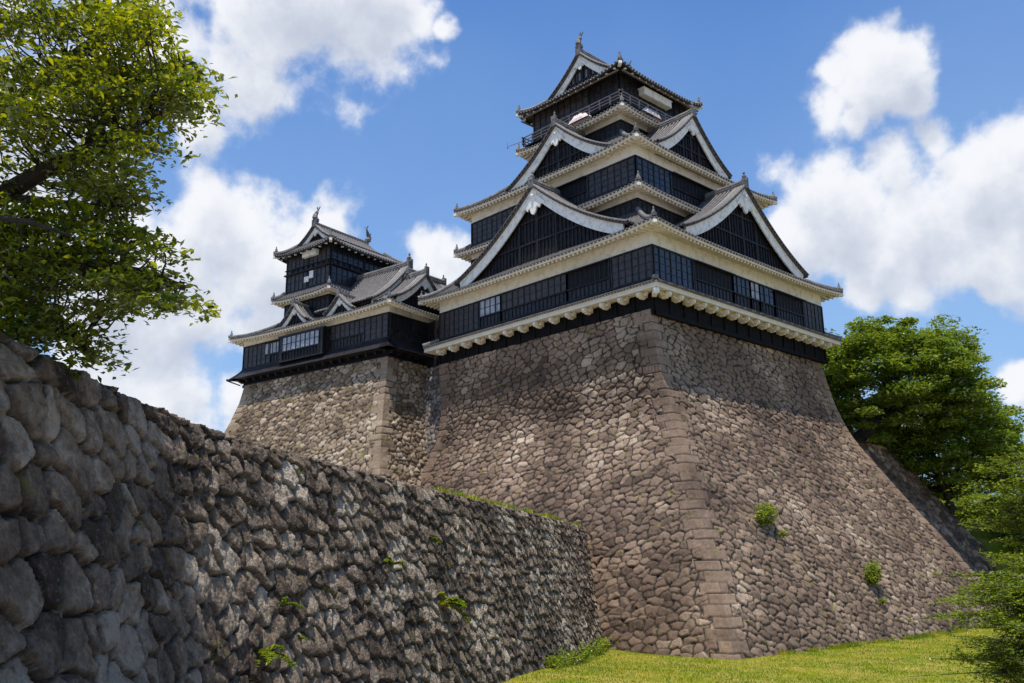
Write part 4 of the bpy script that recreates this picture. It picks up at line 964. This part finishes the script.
# feathery branches at the right edge
def feather(name, base_, tips, label, m, leafs, seed, per=38, cat='shrub', br=.06, gr=None):
    global rng; rng = np.random.default_rng(seed); base_ = np.array(base_, float); root = empty(name, tuple(base_), label=label, cat=cat, group=gr)
    tk = MB(); top = base_+np.array([0, 0, max(t[2] for t in tips)-base_[2]])
    tk.tube([(0, 0, 0), tuple((top-base_)*.5), tuple((top-base_)*.95)], [br*1.6, br*1.1, br*.4], 7); P_ = []
    for t in tips:
        t = np.array(t, float); hgt = (t[2]-base_[2])*rng.uniform(.6, .85); o_ = base_+np.array([0, 0, max(hgt, .2)])
        pb = branch_path(o_, t, .05, 7, .4); tk.tube([p-base_ for p in pb], [br*.5*(1-.8*i/6) for i in range(7)], 5)
        for i, p in enumerate(pb[2:]):
            for s in range(5):
                e_ = p+np.array([rng.normal()*.5, rng.normal()*.5, rng.normal()*.10-.05]); tk.tube([tuple(p-base_), tuple(e_-base_)], [.012, .005], 3)
                q = p+(e_-p)*rng.random((per, 1))*1.1+rng.normal(size=(per, 3))*np.array([.10, .10, .035]); P_.append(q)
    tk.build('trunk', M['bark'], root); leaves('crown', m, root, np.concatenate(P_), leafs, up=.65, aspect=.4, shift=base_)
    return root
r5 = random.Random(5)
tips = [at(u, v, 24+r5.uniform(-1.2, 1.2)) for (u, v) in [(978, 498), (990, 470), (1008, 462), (985, 520), (1000, 505), (1015, 530), (1000, 555), (1020, 480), (1030, 455), (1035, 510), (1040, 560), (1060, 460), (1080, 480), (1090, 540), (1005, 488), (1012, 560), (1060, 440), (1110, 470)]]
b_ = at(1110, 700, 24.5); b_[2] = float(ground_z(b_[0], b_[1]))
feather('hemlock_tree', b_, tips, 'feathery light green branches at the right edge, above the dark bush', M['leaf_bush'], .12, 5, cat='tree', br=.09)
tips = [at(u, v, 19+r5.uniform(-1, 1)) for (u, v) in [(958, 600), (965, 618), (985, 585), (1000, 575), (1015, 590), (975, 640), (960, 655), (990, 615), (1010, 625), (1000, 650), (1020, 660), (985, 672), (1030, 600), (1045, 640), (1060, 610), (1020, 690), (990, 700), (1060, 680), (1090, 640), (1000, 600), (1015, 640), (1005, 670)]]
b_ = at(1070, 790, 19.5); b_[2] = float(ground_z(b_[0], b_[1]))
feather('maple_shrub', b_, tips, 'dark green bush with fine leaves in the bottom right corner', M['leaf_bush'], .10, 6, br=.05)

def clump(name, c, r, n, leafs, m, label, cat, seed, up=.4, group=None, stems=6):
    global rng; rng = np.random.default_rng(seed); c = np.array(c, float); root = empty(name, tuple(c), label=label, cat=cat, group=group)
    q = rng.normal(size=(n, 3)); q /= np.linalg.norm(q, axis=1, keepdims=True); q = q*rng.random((n, 1))**.5*np.array(r)+np.array([0, 0, r[2]*.5])
    q += .25*np.array(r)*np.round(rng.normal(size=(n, 3))*1.0)*.5
    leaves('foliage', m, root, q, leafs, up=up)
    mb = MB()
    for i in range(stems): e_ = rng.normal(size=3)*np.array(r)*.7; e_[2] = abs(e_[2])+.1; mb.tube([(0, 0, -.1), tuple(e_*.5), tuple(e_)], [.02, .015, .008], 4)
    mb.build('stem', M['bark'], root); return root
clump('wall_bush', (5.95, 3.3, -18.0), (.5, 1.3, .8), 700, .22, M['leaf_weed'], 'green bush growing out of the middle of the huge stone face', 'bush', 31)
clump('wall_bush', (6.45, 4.5, -19.0), (.25, .7, .28), 120, .18, M['leaf_weed'], 'thin trailing weed just below the upper bush on the stone face', 'bush', 32)
clump('wall_bush', (8.05, 13.6, -22.0), (.5, .95, .9), 650, .22, M['leaf_weed'], 'round green bush low on the huge stone face above the lawn', 'bush', 33)
clump('wall_bush', (8.7, 13.4, -23.6), (.25, .5, .25), 90, .18, M['leaf_weed'], 'small weed under the low round bush on the stone face', 'bush', 34)
for (c, i) in clump_later: clump('bank_shrub', c, (2.4, 2.4, 3.2), 2600, .42, M['leaf_mass'], 'bright green shrub on the bank beyond the dark lower base', 'shrub', 700+i, group='shrubs on the bank beyond the lower base', up=.5)
# weeds rooted in the near wall
def wall_point(u, v):
    d = CF+CR*(u-512)/F-CU*(v-341.5)/F; best = None
    t = np.linspace(8, 75, 1400); Q = CAM+t[:, None]*d
    flat = P.reshape(-1, 3)[::7]
    m_ = 9e9
    for q in Q[::8]:
        k = np.min(np.sum((flat-q)**2, 1)); 
        if k < m_: m_ = k; best = q
    return best
P = P+0
def fern(c, L, n, label, seed, m='leaf_weed', cat='fern', name='fern', droopy=.5, wid=.10, group=None):
    global rng; rng = np.random.default_rng(seed); root = empty(name, tuple(c), label=label, cat=cat, group=group); pts_ = []; mb = MB()
    out = -CF*.6; 
    for i in range(n):
        a = rng.uniform(-1, 1); d = np.array([CR[0]*a+out[0]*.7, CR[1]*a+out[1]*.7, rng.uniform(-.1, .9)]); d /= np.linalg.norm(d); l = L*rng.uniform(.5, 1)
        pp = [d*l*t+np.array([0, 0, -droopy*l*t*t]) for t in np.linspace(0, 1, 7)]; mb.tube([tuple(p) for p in pp], [.008]*6+[.003], 3)
        for t in np.linspace(.2, 1, 12):
            p = d*l*t+np.array([0, 0, -droopy*l*t*t]); sd_ = np.cross(d, [0, 0, 1]); wv = wid*L*(1.2-t)
            for k_ in (-1, 1):
                for q_ in (.4, 1): pts_.append(p+sd_*k_*wv*q_)
    leaves('fronds', M[m], root, np.array(pts_), .085*L/.6, up=.6, aspect=.45); mb.build('stem', M['bark'], root)
for (u, v, L_, n, lab, sd_) in ((262, 655, .75, 9, 'bright green fern sprouting near the bottom of the boulder wall', 1), (283, 607, .5, 7, 'small leafy fern just above the bright one on the boulder wall', 2),
                               (392, 566, .7, 8, 'yellow green tuft hanging in the middle of the boulder wall', 3), (445, 605, 1.0, 12, 'dry straw coloured weed on the boulder wall near the lawn', 4),
                               (66, 372, .35, 7, 'mossy tuft between the top stones far left', 6), (432, 540, .4, 6, 'small green tuft near the top of the boulder wall', 7), (300, 640, .35, 6, 'tiny green sprout right of the bright fern', 8)):
    fern(wall_point(u, v), L_*1.35, n, lab, 100+sd_, m='blade' if sd_ == 4 else 'leaf_weed', cat='weed' if sd_ in (3, 4, 6, 7, 8) else 'fern', name='wall_weed' if sd_ in (3, 4, 6, 7, 8) else 'fern')
# leafy weeds along the foot of the near wall
gfoot = []
for i, s in enumerate(np.linspace(seg[-1]-23, seg[-1]-4.6, 24)):
    p = path_at(np.array([s]))[0]; tg = path_at(np.array([s+.5]))[0]-p; nn = np.array([tg[1], -tg[0]]); nn /= np.linalg.norm(nn); nn = nn if nn[0] > 0 else -nn
    q = p+nn*(1.85+.35*r5.random()); c = (q[0], q[1], float(ground_z(q[0], q[1]))+.02); hgt = r5.uniform(.6, 1.2)
    clump('foot_weed', c, (.45, .45, hgt*.55), 110, .17, M['leaf_weed'], 'leafy green weed at the foot of the boulder wall by the lawn', 'weed', 400+i, group='weeds along the foot of the boulder wall', stems=4)
for i, (yy) in enumerate(np.linspace(-1, 24, 14)):
    yy += r5.uniform(-.6, .6); zz_ = -25.95; c = (float(fx(zz_))+.25, yy, float(ground_z(10, yy)))
    clump('foot_weed', c, (.3, .55, .22), 60, .14, M['leaf_weed'], 'low green weed where the huge stone base meets the lawn', 'weed', 500+i, group='weeds along the foot of the huge base', stems=3)
# grass on the ground and along the wall top, as blades
def blades(name, XY, Zf, h_, wd, m, seed):
    g_ = np.random.default_rng(seed); n = len(XY); a = g_.uniform(0, 2*np.pi, n); s = g_.uniform(.5, 1.4, n)*h_
    b0 = np.c_[XY, Zf]; dx = np.c_[np.cos(a), np.sin(a), np.zeros(n)]*wd; tip = b0+np.c_[g_.normal(size=n)*.35*s, g_.normal(size=n)*.35*s, s]
    V = np.stack([b0-dx, b0+dx, tip], 1).reshape(-1, 3); o = npmesh(name, V, np.arange(n*3).reshape(n, 3), m, None, dict(rnd=np.repeat(g_.random(n), 3))); return tag(o, kind='stuff')
g_ = np.random.default_rng(3); n = 170000
XY = np.c_[g_.uniform(-4, 34, n), g_.uniform(-36, 40, n)]
keepm = (XY[:, 0] > 9.2) | ((XY[:, 1] < -6.5))
dw = np.array([1e9]*n); lnA = pts[6:]
for A, B in zip(lnA[:-1], lnA[1:]):
    ab = B-A; t = ((XY-A)@ab)/(ab@ab); side = (XY[:, 0]-A[0])*ab[1]-(XY[:, 1]-A[1])*ab[0]; d = side/np.linalg.norm(ab); dw = np.minimum(dw, np.where((t >= -.3) & (t <= 1.3), d, 1e9))
keepm &= (dw > 1.7) | (dw > 1e8)
XY = XY[keepm]; b1 = blades('lawn_grass', XY, ground_z(XY[:, 0], XY[:, 1])-.01, .09, .022, M['blade'], 4); b1['label'] = 'short sunlit lawn grass in front of the huge base'; b1['category'] = 'grass'
yb = g_.uniform(-5, 34, 9000); off_ = np.abs(g_.normal(size=9000))*.35; XYb = np.c_[np.interp(ground_z(10, 0)+0*yb, ZT[::-1], OX[::-1])+off_+.02, yb]; lo = vnoise(yb*.9, 0*yb, 77) > -.12; XYb = XYb[lo]
b3 = blades('edge_grass', XYb, ground_z(XYb[:, 0], XYb[:, 1])-.02, .26, .02, M['blade'], 8); b3['label'] = 'longer ragged grass where the huge base meets the lawn'; b3['category'] = 'grass'
s = g_.uniform(43, seg[-1]-.5, 6000); dpt = g_.uniform(.35, 1.6, 6000); dens_ = vnoise(s*.5, s*0, 3)+.5 > .35; s, dpt = s[dens_], dpt[dens_]
p = path_at(s); tgv = path_at(s+.3)-p; nn = np.stack([tgv[:, 1], -tgv[:, 0]], -1); nn /= np.linalg.norm(nn, axis=1, keepdims=True); nn = np.where(nn[:, :1] < 0, -nn, nn); q = p-nn*dpt[:, None]
hg = np.interp(s, [30, 45, 60], [.10, .2, .26]); b2 = blades('wall_top_grass', q, np.full(len(q), -18.12), hg, .03, M['blade'], 5); b2['label'] = 'thin strip of grass growing along the top of the boulder wall'; b2['category'] = 'grass'
